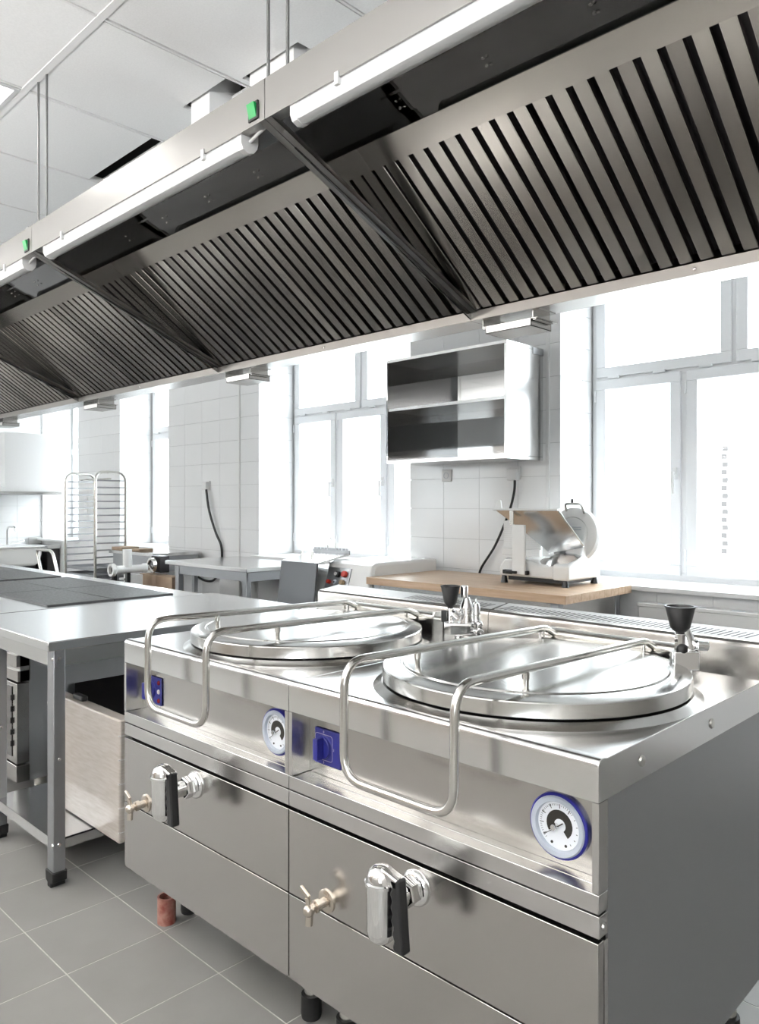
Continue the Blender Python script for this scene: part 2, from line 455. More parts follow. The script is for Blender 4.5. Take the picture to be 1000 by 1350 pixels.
for k, (p_, q_) in enumerate(FILL_WIN):  # frames and panes of the unseen windows added to let in fill light
    m = MB(); ring(m, p_, q_, .9, 2.66, .07, YB - .2, YB - .13); m.box((p_ + q_) / 2 - .05, (p_ + q_) / 2 + .05, YB - .2, YB - .13, .97, 2.59)
    fr = struct(m.build('window_%d' % (k + 5), PVC))
    MB().box(p_ + .06, q_ - .06, YB - .17, YB - .162, .96, 2.6).build('pane', GLASS, fr)
dr = struct(MB().box(-5.3, -3.4, YB, YB + .04, 0, 2.25).build('door_1', pbr('door_frame', (.30, .25, .21), .5)))
for p_, q_ in ((-5.24, -4.36), (-4.34, -3.46)):
    lf = MB().box(p_, q_, YB + .03, YB + .06, .02, 2.2).build('door_leaf', MATS['door_frame'], dr, bevel=.003)
    MB().box(-4.42 if p_ < -5 else -4.30, -4.40 if p_ < -5 else -4.28, YB + .06, YB + .1, .95, 1.15).build('door_handle', CHROME, lf, bevel=.003)

# outside
struct(MB().box(-60, 40, -60, 60, -1.2, -.6).build('ground', GROUND))

# ================================================================== EXTRACTION HOODS
YF, YR, YRO = 1.087, 1.867, 1.968
ZF0, ZF1, ZR0, ZR1 = 2.21, 2.305, 1.874, 1.902
FB = Vector((0, 1.862, 1.905)); FT = Vector((0, 1.432, 2.203))
fdir = (FT - FB).normalized(); fin = Vector((0, -fdir.z, fdir.y)) * -1     # into the hood
if fin.z < 0: fin = -fin
FLEN = (FT - FB).length
def hood(x1, idx, label):
    x0 = x1 - 1.35
    a, b = x0 + .001, x1 - .001
    t = thing('extraction_hood', label, 'extraction hood', ((a + b) / 2, 1.5, ZR0), 'extraction hoods hung over the cooking line')
    # canopy shell: fascia, roof, back
    m = MB()
    m.prism([(YF, ZF0), (YF, ZF1), (YF + .003, ZF1), (YF + .003, ZF0 + .002), (YF + .03, ZF0 + .002), (YF + .03, ZF0)], a, b)
    m.build('fascia', ST_HOOD, t)
    MB().box(a, b, YF + .003, YRO, 2.298, 2.302).build('roof', ST_MIRROR, t)
    m = MB()
    m.prism([(YR, ZR0), (YR, ZR1), (YR + .004, ZR1), (YR + .004, ZR0 + .004), (YRO, ZR0 + .004), (YRO, ZR0)], a, b)
    m.build('grease_gutter', ST, t)
    MB().box(a, b, YR - .0012, YR - .0002, ZR0 + .0005, ZR1).build('dimmed_gutter_lip', ST_LIP_DIM, t)  # thin sheet over the gutter's front edge, dimmer reflection put into its colour
    MB().box(a, b, YRO - .002, YRO, ZR0, 2.302).build('back_panel', ST, t)
    # rail above the filters, with riveted flange behind
    def sl(s, d): return FT - fdir * 0 + fdir * s + fin * d
    p0, p1, p2, p3 = sl(-.006, -.004), sl(.062, -.004), sl(.062, .02), sl(-.006, .02)
    MB().prism([(p.y, p.z) for p in (p0, p1, p2, p3)], a + .002, b - .002).build('filter_rail', ST_FILTER, t)
    yv, zv = p1.y - .001, p1.z
    m = MB().box(a + .002, b - .002, yv - .003, yv + .002, zv, 2.298)
    m.build('riser_plate', ST_MIRROR, t)
    m = MB().box(a + .002, b - .002, yv - .045, yv - .003, 2.2945, 2.298)
    m.build('roof_flange', ST_MIRROR, t)
    m = MB()
    for k in range(5):
        xx = a + .16 + k * .26
        m.lathe([(0, .003), (.004, .002), (.0045, 0)], (xx, yv - .003, 2.284), (0, -1, 0), 8).lathe([(0, .003), (.004, .002), (.0045, 0)], (xx, yv - .018, 2.2945), (0, 0, -1), 8)
    m.build('rivet', ST_TUBE, t)
    # end plates with folded lower edge
    for sx, xx in ((1, a), (-1, b)):
        m = MB()
        m.prism([(YF + .003, ZF0 + .002), (YF + .003, ZF1 - .006), (YRO - .002, ZF1 - .006), (YRO - .002, ZR0 + .004), (YR, ZR0 + .004)], xx, xx + sx * .002)
        dv = Vector((0, YR - YF, ZR1 - .005 - ZF0)).normalized(); nv = Vector((0, -dv.z, dv.y))
        if nv.z < 0: nv = -nv
        e0 = Vector((0, YF + .002, ZF0)); e1 = Vector((0, YR, ZR1 - .005))
        ep = m.build('end_plate', ST_MIRROR, t); m = MB()
        m.prism([(p.y, p.z) for p in (e0, e1, e1 + nv * .003, e0 + nv * .003)], xx, xx + sx * .021)
        m.prism([(p.y, p.z) for p in (e0, e1, e1 + nv * .012, e0 + nv * .012)], xx + sx * .019, xx + sx * .021)
        m.build('folded_edge', ST_HOOD, ep)
    # three lift-out filters of eight slats
    xj = b - .0625
    for f0, f1, ns in ((xj - .4, xj, 8), (xj - .8, xj - .4, 8), (xj - 1.2, xj - .8, 8), (a + .003, xj - 1.2, 2), (xj, b - .003, 1)):
        pt = (f1 - f0) / ns
        m = MB()
        def q(x, s, d):
            p = FB + fdir * s + fin * d; return Vector((x, p.y, p.z))
        def bar(m, xa, xb, sa, sb, da, db):
            m.hexa([q(xa, sa, da), q(xb, sa, da), q(xb, sb, da), q(xa, sb, da), q(xa, sa, db), q(xb, sa, db), q(xb, sb, db), q(xa, sb, db)])
        bar(m, f0 + .001, f1 - .001, 0, FLEN, .034, .036)
        for c in range(ns):
            xc = f0 + pt * c
            bar(m, max(xc - .014, f0), xc + .014, .002, FLEN - .004, .026, .028)
        fo = m.build('baffle_filter', ST_DARK, t, loc=q((f0 + f1) / 2, 0, 0), smooth=0)
        pro = None
        for c in range(ns):
            xc = f0 + pt * (c + .5)
            if pro is None:
                m = MB(); bar(m, xc - .0160, xc + .0160, 0, FLEN, 0, .0015)
                bar(m, xc - .0160, xc - .0145, 0, FLEN, .0015, .018); bar(m, xc + .0145, xc + .0160, 0, FLEN, .0015, .018)
                pro = m.build('slat', ST_FILTER, fo, loc=q(xc, 0, 0), bevel=.0012, seg=1); pro['xc'] = xc
            else: copy_piece(pro, fo, q(xc, 0, 0))
    # lamp
    lx0, lx1 = x0 + .087, x0 + 1.252
    prof = [(1.092, 2.212), (1.092, 2.19), (1.098, 2.178), (1.112, 2.172), (1.128, 2.176), (1.137, 2.188), (1.14, 2.2), (1.14, 2.238), (1.122, 2.24), (1.122, 2.212)]
    la = MB().prism(prof, lx0 + .004, lx1 - .004).build('lamp', LAMPW, t, smooth=40)
    prof2 = [((y - 1.114) * 1.06 + 1.1145, (z - 2.2) * 1.05 + 2.2) for y, z in prof]
    for e0_, e1_ in ((lx0, lx0 + .018), (lx1 - .018, lx1)): MB().prism(prof2, e0_, e1_).build('end_cap', WHITE, la, smooth=40)
    for xx in (lx0 + .16, lx1 - .16): MB().box(xx - .006, xx + .006, 1.084, 1.1, 2.196, 2.222).build('clip', WHITE, la)
    m = MB().tube(fillet([(lx1 - .002, 1.118, 2.2), (lx1 + .03, 1.115, 2.205), (lx1 + .075, 1.12, 2.222), (lx1 + .085, 1.16, 2.262), (lx1 + .085, 1.16, 2.298)], .03), .0042, 8)
    m.build('lamp_cable', WHITE, la)
    # rocker switch
    sx_ = x1 - .042
    sw = MB().box(sx_ - .019, sx_ + .019, YF - .004, YF + .002, 2.22, 2.264).build('switch', BLACK, t, bevel=.002)
    m = MB(); m.hexa([(sx_ - .014, YF - .004, 2.226), (sx_ + .014, YF - .004, 2.226), (sx_ + .014, YF - .003, 2.226), (sx_ - .014, YF - .003, 2.226),
                      (sx_ - .014, YF - .012, 2.258), (sx_ + .014, YF - .012, 2.258), (sx_ + .014, YF - .003, 2.258), (sx_ - .014, YF - .003, 2.258)])
    m.build('rocker', GREEN, sw)
    # hanging rods and roof brackets
    for xx in (x0 + .037, x1 - .036):
        MB().cyl((xx, 1.125, 2.302), (xx, 1.125, ZC + .02), .0042, n=8).build('hanging_rod', ST_ROD, t)
    m = MB().box(x1 - .12, x1 - .09, 1.11, 1.14, 2.302, 2.33).box(x1 - .15, x1 - .06, 1.11, 1.114, 2.302, 2.318)
    m.build('bracket', ST_GALV, t)
    # grease cup hung under the gutter
    gx0, gx1 = a + .05, a + .21
    m = MB()
    y0, y1, zz0, zz1 = YR + .006, YRO + .012, 1.828, 1.850
    m.box(gx0, gx1, y0, y1, zz0, zz0 + .002)
    m.box(gx0, gx1, y0, y0 + .002, zz0, zz1); m.box(gx0, gx1, y1 - .002, y1, zz0, zz1)
    m.box(gx0, gx0 + .002, y0, y1, zz0, zz1); m.box(gx1 - .002, gx1, y0, y1, zz0, zz1)
    m.box(gx1, gx1 + .022, y0, y1, zz1 - .002, zz1); m.box(gx0 - .012, gx0, y0, y1, zz1 - .002, zz1)
    gc = m.build('grease_cup', ST_FRONT, t)
    for xx in (gx0 - .014, gx1 + .002):
        m = MB().box(xx, xx + .012, y0 + .004, y1 - .014, zz1 - .006, zz1 - .003); m.box(xx + .0, xx + .002, y0 + .004, y1 - .014, zz1 - .006, ZR0); m.box(xx, xx + .022, y0 + .004, y1 - .014, ZR0 - .002, ZR0)
        m.build('runner', ST_FRONT, gc)
    m = MB().lathe([(0, .004), (.004, .003), (.005, 0)], (x0 + .68, YR, 1.888), (0, -1, 0), 8); m.build('screw', ST_TUBE, t)
    # seam flange to the next hood
    return t
hood(-.08, 0, 'nearest extraction hood with wide baffle slats, above the two kettles')
h2 = hood(-1.43, 1, 'second extraction hood from the right, lit white fascia, behind the nearest hood')
hood(-2.78, 2, 'third extraction hood from the right, between two seams at the left edge')
hood(-4.13, 3, 'farthest extraction hood, only its lower slats showing at the left edge')
MB().box(-2.565, -2.44, 1.60, 1.74, 2.302, 2.95).build('duct', PAINT, h2)
MB().box(-2.245, -2.0, 1.64, 1.9, 2.302, 2.95).build('duct', PAINT, h2)

# ================================================================== BOILING KETTLES
def marks_ring(m, c, r0, r1, n, a0, a1, wd, yv):
    for k in range(n):
        an = a0 + (a1 - a0) * k / (n - 1)
        u = Vector((math.cos(an), 0, math.sin(an))); v = Vector((-math.sin(an), 0, math.cos(an)))
        p = [c + u * r0 - v * wd, c + u * r1 - v * wd, c + u * r1 + v * wd, c + u * r0 + v * wd]
        m.hexa([Vector((q_.x, yv, q_.z)) for q_ in p] + [Vector((q_.x, yv - .0004, q_.z)) for q_ in p])
def kettle(x0, left, label):
    b, a = x0 - .001, x0 - .799
    Y0, YK, YE = 1.145, 1.935, 2.045
    t = thing('boiling_kettle', label, 'boiling kettle', ((a + b) / 2, 1.6, 0), 'steel boiling kettles side by side')
    # deck
    n = 6; arc = [(Y0 + .012 - .012 * math.cos(PI / 2 * k / n), .888 + .012 * math.sin(PI / 2 * k / n)) for k in range(n + 1)]
    m = MB().prism([(Y0, .828)] + arc + [(1.168, .9), (1.172, .8975), (YK, .8975), (YK, .828)], a, b)
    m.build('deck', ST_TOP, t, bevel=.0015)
    m = MB()
    m.prism([(YK, .80), (YK, .972), (YK + .003, .981), (YK + .010, .987), (YK + .02, .988), (YE - .004, .999), (YE, .995), (YE, .80)], a, b)
    up = m.build('upstand', ST_FRONT, t)
    zs = lambda y: .988 + (y - YK - .02) * .1447 + .0006
    MB().hexa([(a + .005, YK + .024, .98), (b - .005, YK + .024, .98), (b - .005, YE - .008, .98), (a + .005, YE - .008, .98),
               (a + .005, YK + .024, zs(YK + .024)), (b - .005, YK + .024, zs(YK + .024)), (b - .005, YE - .008, zs(YE - .008)), (a + .005, YE - .008, zs(YE - .008))]).build('vent_strip', VENT, up)
    zs = lambda y: .988 + (y - YK - .02) * .1447 + .0012
    m = MB(); xx = a + (.42 if left else .02)
    while xx < b - .04:
        y0, y1 = YK + .030, YK + .075
        m.hexa([(xx, y0, zs(y0) - .004), (xx + .0045, y0, zs(y0) - .004), (xx + .0245, y1, zs(y1) - .004), (xx + .020, y1, zs(y1) - .004),
                (xx, y0, zs(y0)), (xx + .0045, y0, zs(y0)), (xx + .0245, y1, zs(y1)), (xx + .020, y1, zs(y1))])
        xx += .0165
    stuff(m.build('vent_slots', ST_DARK, up))
    # carcass
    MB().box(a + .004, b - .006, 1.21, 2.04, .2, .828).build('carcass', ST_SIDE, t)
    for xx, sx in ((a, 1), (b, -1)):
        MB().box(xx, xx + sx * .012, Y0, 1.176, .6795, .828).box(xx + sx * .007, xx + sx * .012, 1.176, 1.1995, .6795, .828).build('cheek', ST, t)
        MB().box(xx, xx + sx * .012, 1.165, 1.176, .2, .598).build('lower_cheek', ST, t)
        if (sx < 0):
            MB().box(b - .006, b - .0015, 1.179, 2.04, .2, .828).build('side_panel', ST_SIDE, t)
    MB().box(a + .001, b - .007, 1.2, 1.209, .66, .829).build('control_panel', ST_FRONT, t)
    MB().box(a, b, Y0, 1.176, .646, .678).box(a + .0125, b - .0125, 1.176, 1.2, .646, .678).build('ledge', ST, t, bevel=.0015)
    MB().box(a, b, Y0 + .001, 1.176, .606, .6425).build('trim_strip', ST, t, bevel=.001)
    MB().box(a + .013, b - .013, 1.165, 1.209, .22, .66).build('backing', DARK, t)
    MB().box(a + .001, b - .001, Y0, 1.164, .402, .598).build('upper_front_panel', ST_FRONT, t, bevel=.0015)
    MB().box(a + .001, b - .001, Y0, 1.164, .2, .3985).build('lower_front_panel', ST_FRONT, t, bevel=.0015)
    m = MB()
    m.lathe([(0, .004), (.005, .003), (.0065, 0)], (b, 1.161, .622), (1, 0, 0), 12)
    if not left:
        for yy in (1.30, 1.62): m.lathe([(0, .004), (.009, .003), (.011, 0)], (b, yy, .862), (1, 0, 0), 14)
    m.build('screw', ST_TUBE, t)
    # feet
    for xx in (a + .045, b - .085):
        for yy in (1.345 if (left and xx < x0 - .5) else 1.29, 1.95):
            lg = MB().cyl((xx, yy, .04), (xx, yy, .2), .019, n=16).build('leg', ST_TUBE, t)
            MB().lathe([(0, 0), (.025, 0), (.027, .01), (.026, .06), (0, .06)], (xx, yy, 0), n=16).build('rubber_foot', RUBBER, lg)
    # well collar and lid
    cx, cy = x0 - .375, 1.525
    MB().lathe([(.32, .002), (.374, .0), (.366, .004), (.356, .010), (.35, .0135), (.33, .0135)], (cx, cy, .8955), n=96).build('well_collar', ST_LID, t)
    prof = [(0, .0), (.33, 0), (.345, .0005), (.348, .003), (.348, .030), (.346, .0325), (.342, .0338), (.312, .0385), (.3075, .0385), (.305, .0372), (.302, .0375), (.299, .0405), (.292, .0412), (.2, .0428), (.1, .0438), (0, .044)]
    lid = MB().lathe([(r, h) for r, h in prof], (cx, cy, .9115), n=128).build('lid', ST_LID, t, smooth=25)
    # lid handle loop
    xa, xb = x0 - .54, x0 - .25
    pl = lambda x: [(x, 1.952, .925), (x, 1.845, .973), (x, 1.082, .992), (x, 1.08, .752)]
    path = pl(xa) + pl(xb)[::-1]
    fp = [Vector(path[0])] + fillet(path[0:3], .02, 4)[1:-1] + fillet(path[1:7], .058, 8)[1:-1] + fillet(path[5:8], .02, 4)[1:]
    hd = MB().tube(fp, .0093, 14).build('lid_handle', ST_TUBE, t, smooth=60)
    for x in (xa, xb):
        for yy in (1.31, 1.832):
            m = MB()
            r = math.hypot(x - cx, yy - cy); zl = .9115 + .0425
            za = .992 - (yy - 1.08) * (.019 / .765)
            m.lathe([(0, -.004), (.0065, -.004), (.0065, .012), (.0082, .012), (.0082, za - zl), (0, za - zl)], (x, yy, zl), n=12)
            m.build('post', ST_TUBE, hd)
    # hinge
    hg = MB().cyl((x0 - .575, 1.908, .945), (x0 - .188, 1.908, .945), .021, n=20).box(x0 - .55, x0 - .22, 1.86, 1.905, .938, .944).build('hinge_tube', ST_TUBE, t)
    for x in (x0 - .586, x0 - .186): m = MB().prism([(1.885, .897), (1.885, .955), (1.893, .968), (1.923, .968), (1.931, .955), (1.931, .897)], x, x + .008).build('hinge_bracket', ST, hg)
    MB().cyl((x0 - .180, 1.908, .945), (x0 - .160, 1.908, .945), .008, n=10).build('hinge_pin', ST_TUBE, hg)
    # selector
    kx, kz = x0 - .722 + .004, .748
    if left: kx = x0 - .712
    pw = .045
    pln = MB().box(kx - pw, kx + pw, 1.194, 1.2, kz - .042, kz + .042).build('selector_plate', BLUE, t, bevel=.004)
    kxx = kx - .012
    m = MB().cyl((kxx, 1.194, kz), (kxx, 1.186, kz), .026, n=28)
    m.box(kxx - .0075, kxx + .0075, 1.166, 1.188, kz - .025, kz + .025)
    m.build('knob', BLUE, pln, bevel=.002)
    Rm = Matrix.Rotation(PI / 2, 4, 'X')
    if not left:
        m = MB(); h = .030
        m.tube(fillet([(kxx - h, 1.194, kz), (kxx - h, 1.194, kz + h), (kxx + h, 1.194, kz + h), (kxx + h, 1.194, kz - h), (kxx - h, 1.194, kz - h), (kxx - h, 1.194, kz)], .008, 4), .0006, 4)
        m.build('outline', PALE, pln)
        for s_, dx, dz in (('0', 0, .0355), ('1', -.0345, 0), ('2', .0345, 0), ('3', 0, -.0355)):
            text(s_, .008, Matrix.Translation((kxx + dx, 1.1935, kz + dz)) @ Rm, PALE, pln)
    else:
        for zz, mt, nm in ((kz + .027, DARKRED, 'pilot_lamp'), (kz - .027, DARKRED, 'pilot_lamp'), (kz, PALE, 'pilot_lamp')):
            MB().lathe([(0, .004), (.006, .003), (.0075, 0)], (kx + .033, 1.194, zz), (0, -1, 0), 14).build(nm, mt, pln)
    # gauge
    c = Vector((x0 - .105, 1.2, .7475))
    gq = MB().lathe([(.0535, 0), (.0585, 0), (.0585, .007), (.056, .010), (.0535, .010), (.0535, 0)], c, (0, -1, 0), 48).build('pressure_gauge', BLUE_RIM, t)
    MB().lathe([(.054, .002), (.054, .0112), (.0515, .0135), (.044, .0128), (.0425, .008), (.0425, .002)], c, (0, -1, 0), 48).build('bezel', GREY_RIM, gq)
    yd = c.y - .005
    MB().lathe([(0, .0), (.043, .0), (.043, .005), (0, .005)], c, (0, -1, 0), 40).build('dial', DIAL, gq)
    m = MB(); cc = Vector((c.x, yd, c.z))
    marks_ring(m, cc, .035, .0385, 31, math.radians(225), math.radians(45), .00035, yd)
    marks_ring(m, cc, .031, .039, 6, math.radians(215), math.radians(55), .0006, yd)
    marks_ring(m, cc, .0345, .0375, 5, math.radians(30), math.radians(-50), .0005, yd)
    npts = 24; out = []; inn = []
    for k in range(npts + 1):
        an = math.radians(215 - 265 * k / npts)
        rr = .026; out.append((cc.x + .001 + rr * math.cos(an), cc.z + .002 + rr * math.sin(an)))
        ri = .0115; inn.append((cc.x + .002 + ri * math.cos(an), cc.z + .001 + ri * math.sin(an)))
    for k in range(npts):
        p = [out[k], out[k + 1], inn[k + 1], inn[k]]
        m.hexa([(q_[0], yd, q_[1]) for q_ in p] + [(q_[0], yd - .0005, q_[1]) for q_ in p])
    m.cyl((cc.x - .014, yd, cc.z - .032), (cc.x - .014, yd - .001, cc.z - .032), .0026, n=10).cyl((cc.x + .014, yd, cc.z - .032), (cc.x + .014, yd - .001, cc.z - .032), .0026, n=10)
    m.build('dial_print', INK, gq)
    an = math.radians(217); u = Vector((math.cos(an), 0, math.sin(an)))
    m = MB(); p = cc + u * .036; q_ = cc - u * .012; v = Vector((-u.z, 0, u.x)) * .0011
    m.hexa([Vector((s_.x, yd - .003, s_.z)) for s_ in (q_ - v, p - v * .4, p + v * .4, q_ + v)] + [Vector((s_.x, yd - .0037, s_.z)) for s_ in (q_ - v, p - v * .4, p + v * .4, q_ + v)])
    m.build('needle', INK, gq)
    MB().lathe([(0, .012), (.005, .0115), (.006, .009), (.006, 0)], (cc.x - .006, yd, cc.z - .002), (0, -1, 0), 12).build('centre_knob', CHROME, gq)
    # drain valve
    vx, vz = x0 - .399, .553
    dv = MB().lathe([(0, 0), (.036, 0), (.036, .004), (.031, .010), (.024, .012), (.022, .03), (.02, .05), (.022, .095), (0, .095)], (vx, Y0, vz), (0, -1, 0), 32)
    dv.lathe([(.026, .012), (.029, .016), (.029, .034), (.026, .038)], (vx, Y0, vz), (0, -1, 0), 6)
    yv = Y0 - .098
    dv.lathe([(0, .0), (.016, .001), (.026, .010), (.029, .024), (.0295, .108), (.033, .110), (.033, .116), (.030, .118), (.0285, .128), (.023, .138), (.013, .145), (0, .147)], (vx, yv, .486), n=40)
    dv.box(vx, vx + .04, yv + .002, yv + .02, .585, .60)
    dv = dv.build('drain_valve', CHROME, t, smooth=40)
    hx = vx + .040
    m = MB().prism([(hx - .034, .632), (hx + .012, .622), (hx + .012, .602), (hx - .034, .604)], yv - .013, yv + .013, 'y'); m.build('valve_cap', CHROME, dv, bevel=.004)
    pts = []; hz0, hz1 = .487, .622
    n = 26
    for k in range(n + 1):
        z = hz1 + (hz0 - hz1) * k / n; wv = .0022 * math.sin(k * 1.35)
        pts.append((hx - .006 + .008 * (k / n) ** 2 - wv, z))
    for k in range(n, -1, -1):
        z = hz1 + (hz0 - hz1) * k / n
        pts.append((hx + .014 + .012 * (k / n) - .004 * math.sin(PI * k / n) * 0, z))
    MB().prism(pts, yv - .013, yv + .011, 'y').build('valve_handle', BLACK, dv, bevel=.004)
    # small level tap
    tx, tz = x0 - .665, .43
    tp_ = MB().lathe([(0, 0), (.026, 0), (.026, .003), (.021, .006), (.011, .007), (.010, .022), (.014, .024), (.014, .036), (.009, .038), (.009, .05), (0, .05)], (tx, Y0, tz), (0, -1, 0), 20)
    tp_.sph((tx, Y0 - .052, tz - .002), .0135)
    tp_.cyl((tx, Y0 - .05, tz - .002), (tx, Y0 - .052, tz - .034), .0085, n=12).cyl((tx, Y0 - .05, tz), (tx - .006, Y0 - .052, tz + .024), .006, n=10)
    tp_ = tp_.build('level_tap', BRASS, t, smooth=40)
    m = MB(); Mw = Matrix.Translation((tx - .010, Y0 - .052, tz + .032)) @ Matrix.Rotation(math.radians(28), 4, 'Y')
    m.box(-.02, .012, -.004, .004, -.006, .005, Mw); m.build('tap_wing', BRASS, tp_, bevel=.002)
    return t
K1 = kettle(-.615, False, 'nearest boiling kettle at the right, blue selector knob beside its lid handle')
K2 = kettle(-1.415, True, 'farther boiling kettle at the left, beside the steel work table')

RV = Vector((math.sin(A), math.cos(A), 0)); FV = Vector((-math.cos(A), math.sin(A), 0))
def filler(parent, c, kind):
    c = Vector(c); t0 = parent
    def p(r, f, z): return c + RV * r + FV * f + Vector((0, 0, z))
    if kind == 'full':
        m = MB().lathe([(0, 0), (.022, 0), (.020, .006), (.014, .008), (.014, .036), (0, .036)], p(.0, 0, -.0045), n=20)
        m.prism([(-.045, -.012), (-.028, -.024), (.03, -.022), (.042, -.008), (.042, .014), (.02, .022), (-.03, .018), (-.045, .006)], .036, .07, 'z', Matrix.Translation(c) @ Matrix.Rotation(math.atan2(RV.y, RV.x), 4, 'Z'))
        m.cyl(p(-.026, 0, .068), p(-.026, 0, .112), .010, n=6)
        m.lathe([(.0, .066), (.022, .066), (.023, .075), (.019, .088), (.021, .10), (.019, .116), (.011, .135), (.010, .142), (0, .142)], p(.022, .012, 0), n=24)
        m.lathe([(.0115, .142), (.0115, .172), (.009, .177), (0, .177)], p(.016, .012, 0), n=14)
        m.lathe([(.0, .06), (.012, .06), (.0125, .108), (.009, .122), (.003, .126), (.002, .138), (0, .138)], p(.052, .02, 0), n=16)
        m.cyl(p(.03, 0, .045), p(.058, -.004, .045), .009, n=12).cyl(p(.058, 0, .065), p(.058, 0, .012), .010, n=14).sph(p(.058, 0, .064), .011)
        m.lathe([(.006, 0), (.013, 0), (.013, .016), (.006, .016)], p(.058, -.006, .040), -FV, 14)
        m.cyl(p(-.02, -.01, .10), p(-.004, -.01, .085), .012, n=12)
    else:
        m = MB().lathe([(0, 0), (.026, 0), (.022, .005), (.019, .008), (.0185, .04), (0, .04)], p(.0, 0, -.0045), n=20)
        m.prism([(-.030, -.022), (.028, -.022), (.034, -.006), (.030, .022), (-.024, .022), (-.030, .008)], .036, .078, 'z', Matrix.Translation(c) @ Matrix.Rotation(math.atan2(RV.y, RV.x), 4, 'Z'))
        m.lathe([(0, .078), (.014, .078), (.0125, .10), (.013, .118), (0, .118)], p(-.008, 0, 0), n=8)
        m.lathe([(.0, 0), (.022, 0), (.024, .008), (.02, .02), (.017, .045), (.010, .066), (0, .068)], p(.018, .018, .076), Vector((0, 0, 1)) - RV * .25, 24)
        m.cyl(p(.03, 0, .09), p(.056, 0, .088), .012, n=12)
    v = m.build('filling_valve', CHROME, parent, bevel=.002, smooth=35)
    fr, fz = (-.026, .108) if kind == 'full' else (-.008, .112)
    sc = .95 if kind == 'full' else 1.12
    MB().lathe([(r * sc, fz + h) for r, h in [(.0, 0), (.009, 0), (.009, .008), (.014, .012), (.020, .02), (.0295, .066), (.031, .066), (.031, .069), (.027, .069), (.018, .024), (.0, .022)]], p(fr, 0, 0), n=28).build('funnel', BLACK, v, smooth=40)
    m = MB()
    if kind == 'full': m.box(-.008, .008, -.008, .008, -.016, .016, Matrix.Translation(p(-.045, 0, .088)) @ Matrix.Rotation(math.atan2(RV.y, RV.x), 4, 'Z'))
    else: m.sph(p(-.008, -.012, .083), .013)
    m.build('valve_knob', BLACK, v)
filler(K1, (-1.402, 1.775, .9), 'full')
filler(K1, (-.735, 1.765, .9), 'plain')
m = MB().lathe([(0, 0), (.018, 0), (.014, .006), (.010, .012), (.012, .022), (0, .024)], (-2.175, 1.80, .8955), n=16).cyl((-2.2, 1.785, .915), (-2.15, 1.815, .915), .007, n=10).sph((-2.165, 1.80, .925), .011).sph((-2.185, 1.80, .919), .009)
m.build('safety_valve', CHROME, K2, smooth=50)

# red pipe stub
m = MB().lathe([(.022, .004), (.0225, .082), (.0285, .082), (.0285, 0), (.022, 0)], (-2.165, 1.262, 0), n=28).lathe([(0, .03), (.0225, .03)], (-2.165, 1.262, 0), n=20)
o = m.build('pipe_stub', COPPER)
tag(o, 'short rusty red pipe stub standing in the floor under the far kettle', 'pipe')

# ================================================================== NEAR WORK TABLE
t = thing('work_table', 'steel work table beside the far kettle, carton on its lower shelf', 'work table', (-3.0, 1.67, 0))
TX0, TX1, TY0, TY1 = -3.418, -2.600, 1.07, 2.27
MB().box(TX0, TX1, TY0, TY1, .817, .85).build('tabletop', ST_TOP, t, bevel=.003)
MB().box(TX0 + .02, TX1 - .02, TY0 + .031, TY0 + .035, .757, .817).box(TX0 + .02, TX1 - .02, TY1 - .03, TY1 - .026, .757, .817).box(TX1 - .032, TX1 - .028, TY0 + .04, TY1 - .04, .757, .817).box(TX0 + .02, TX0 + .024, TY0 + .03, TY1 - .03, .757, .817).build('apron', ST, t)
m = MB().box(-3.2, TX1 - .03, TY0 + .035, TY1 - .035, .157, .162)
for q in ((-3.2, TX1 - .03, TY0 + .033, TY0 + .036), (-3.2, TX1 - .03, TY1 - .036, TY1 - .033)): m.box(*q, .125, .162)
m.box(TX1 - .033, TX1 - .03, TY0 + .035, TY1 - .035, .125, .162).box(-3.2, -3.197, TY0 + .035, TY1 - .035, .125, .162)
m.build('shelf', ST_TOP, t)
for lx in (-3.21, TX1 - .075):
    for ly, sy in ((TY0 + .028, 1), (TY1 - .028, -1)):
        y0, y1 = sorted((ly, ly + sy * .042))
        lg = MB().box(lx, lx + .052, y0, y1, .05, .817).build('leg', ST_GALV, t, bevel=.003)
        MB().prism([(lx - .005, .055), (lx + .057, .055), (lx + .054, .02), (lx + .04, .014), (lx + .04, 0), (lx + .012, 0), (lx + .012, .014), (lx - .002, .02)], y0 - .005, y1 + .005, 'y').build('rubber_foot', RUBBER, lg, bevel=.003)
        m = MB()
        for zz in (.785, .145): m.lathe([(0, .004), (.006, .003), (.008, 0)], (lx + .044, ly if sy > 0 else y0, zz), (0, -1, 0), 10).lathe([(0, .004), (.006, .003), (.008, 0)], (lx + .052, (y0 + y1) / 2, zz), (1, 0, 0), 10)
        m.lathe([(0, .003), (.004, .002), (.0055, 0)], (lx + .052, (y0 + y1) / 2, .44), (1, 0, 0), 10)
        m.build('bolt', ST_TUBE, lg)
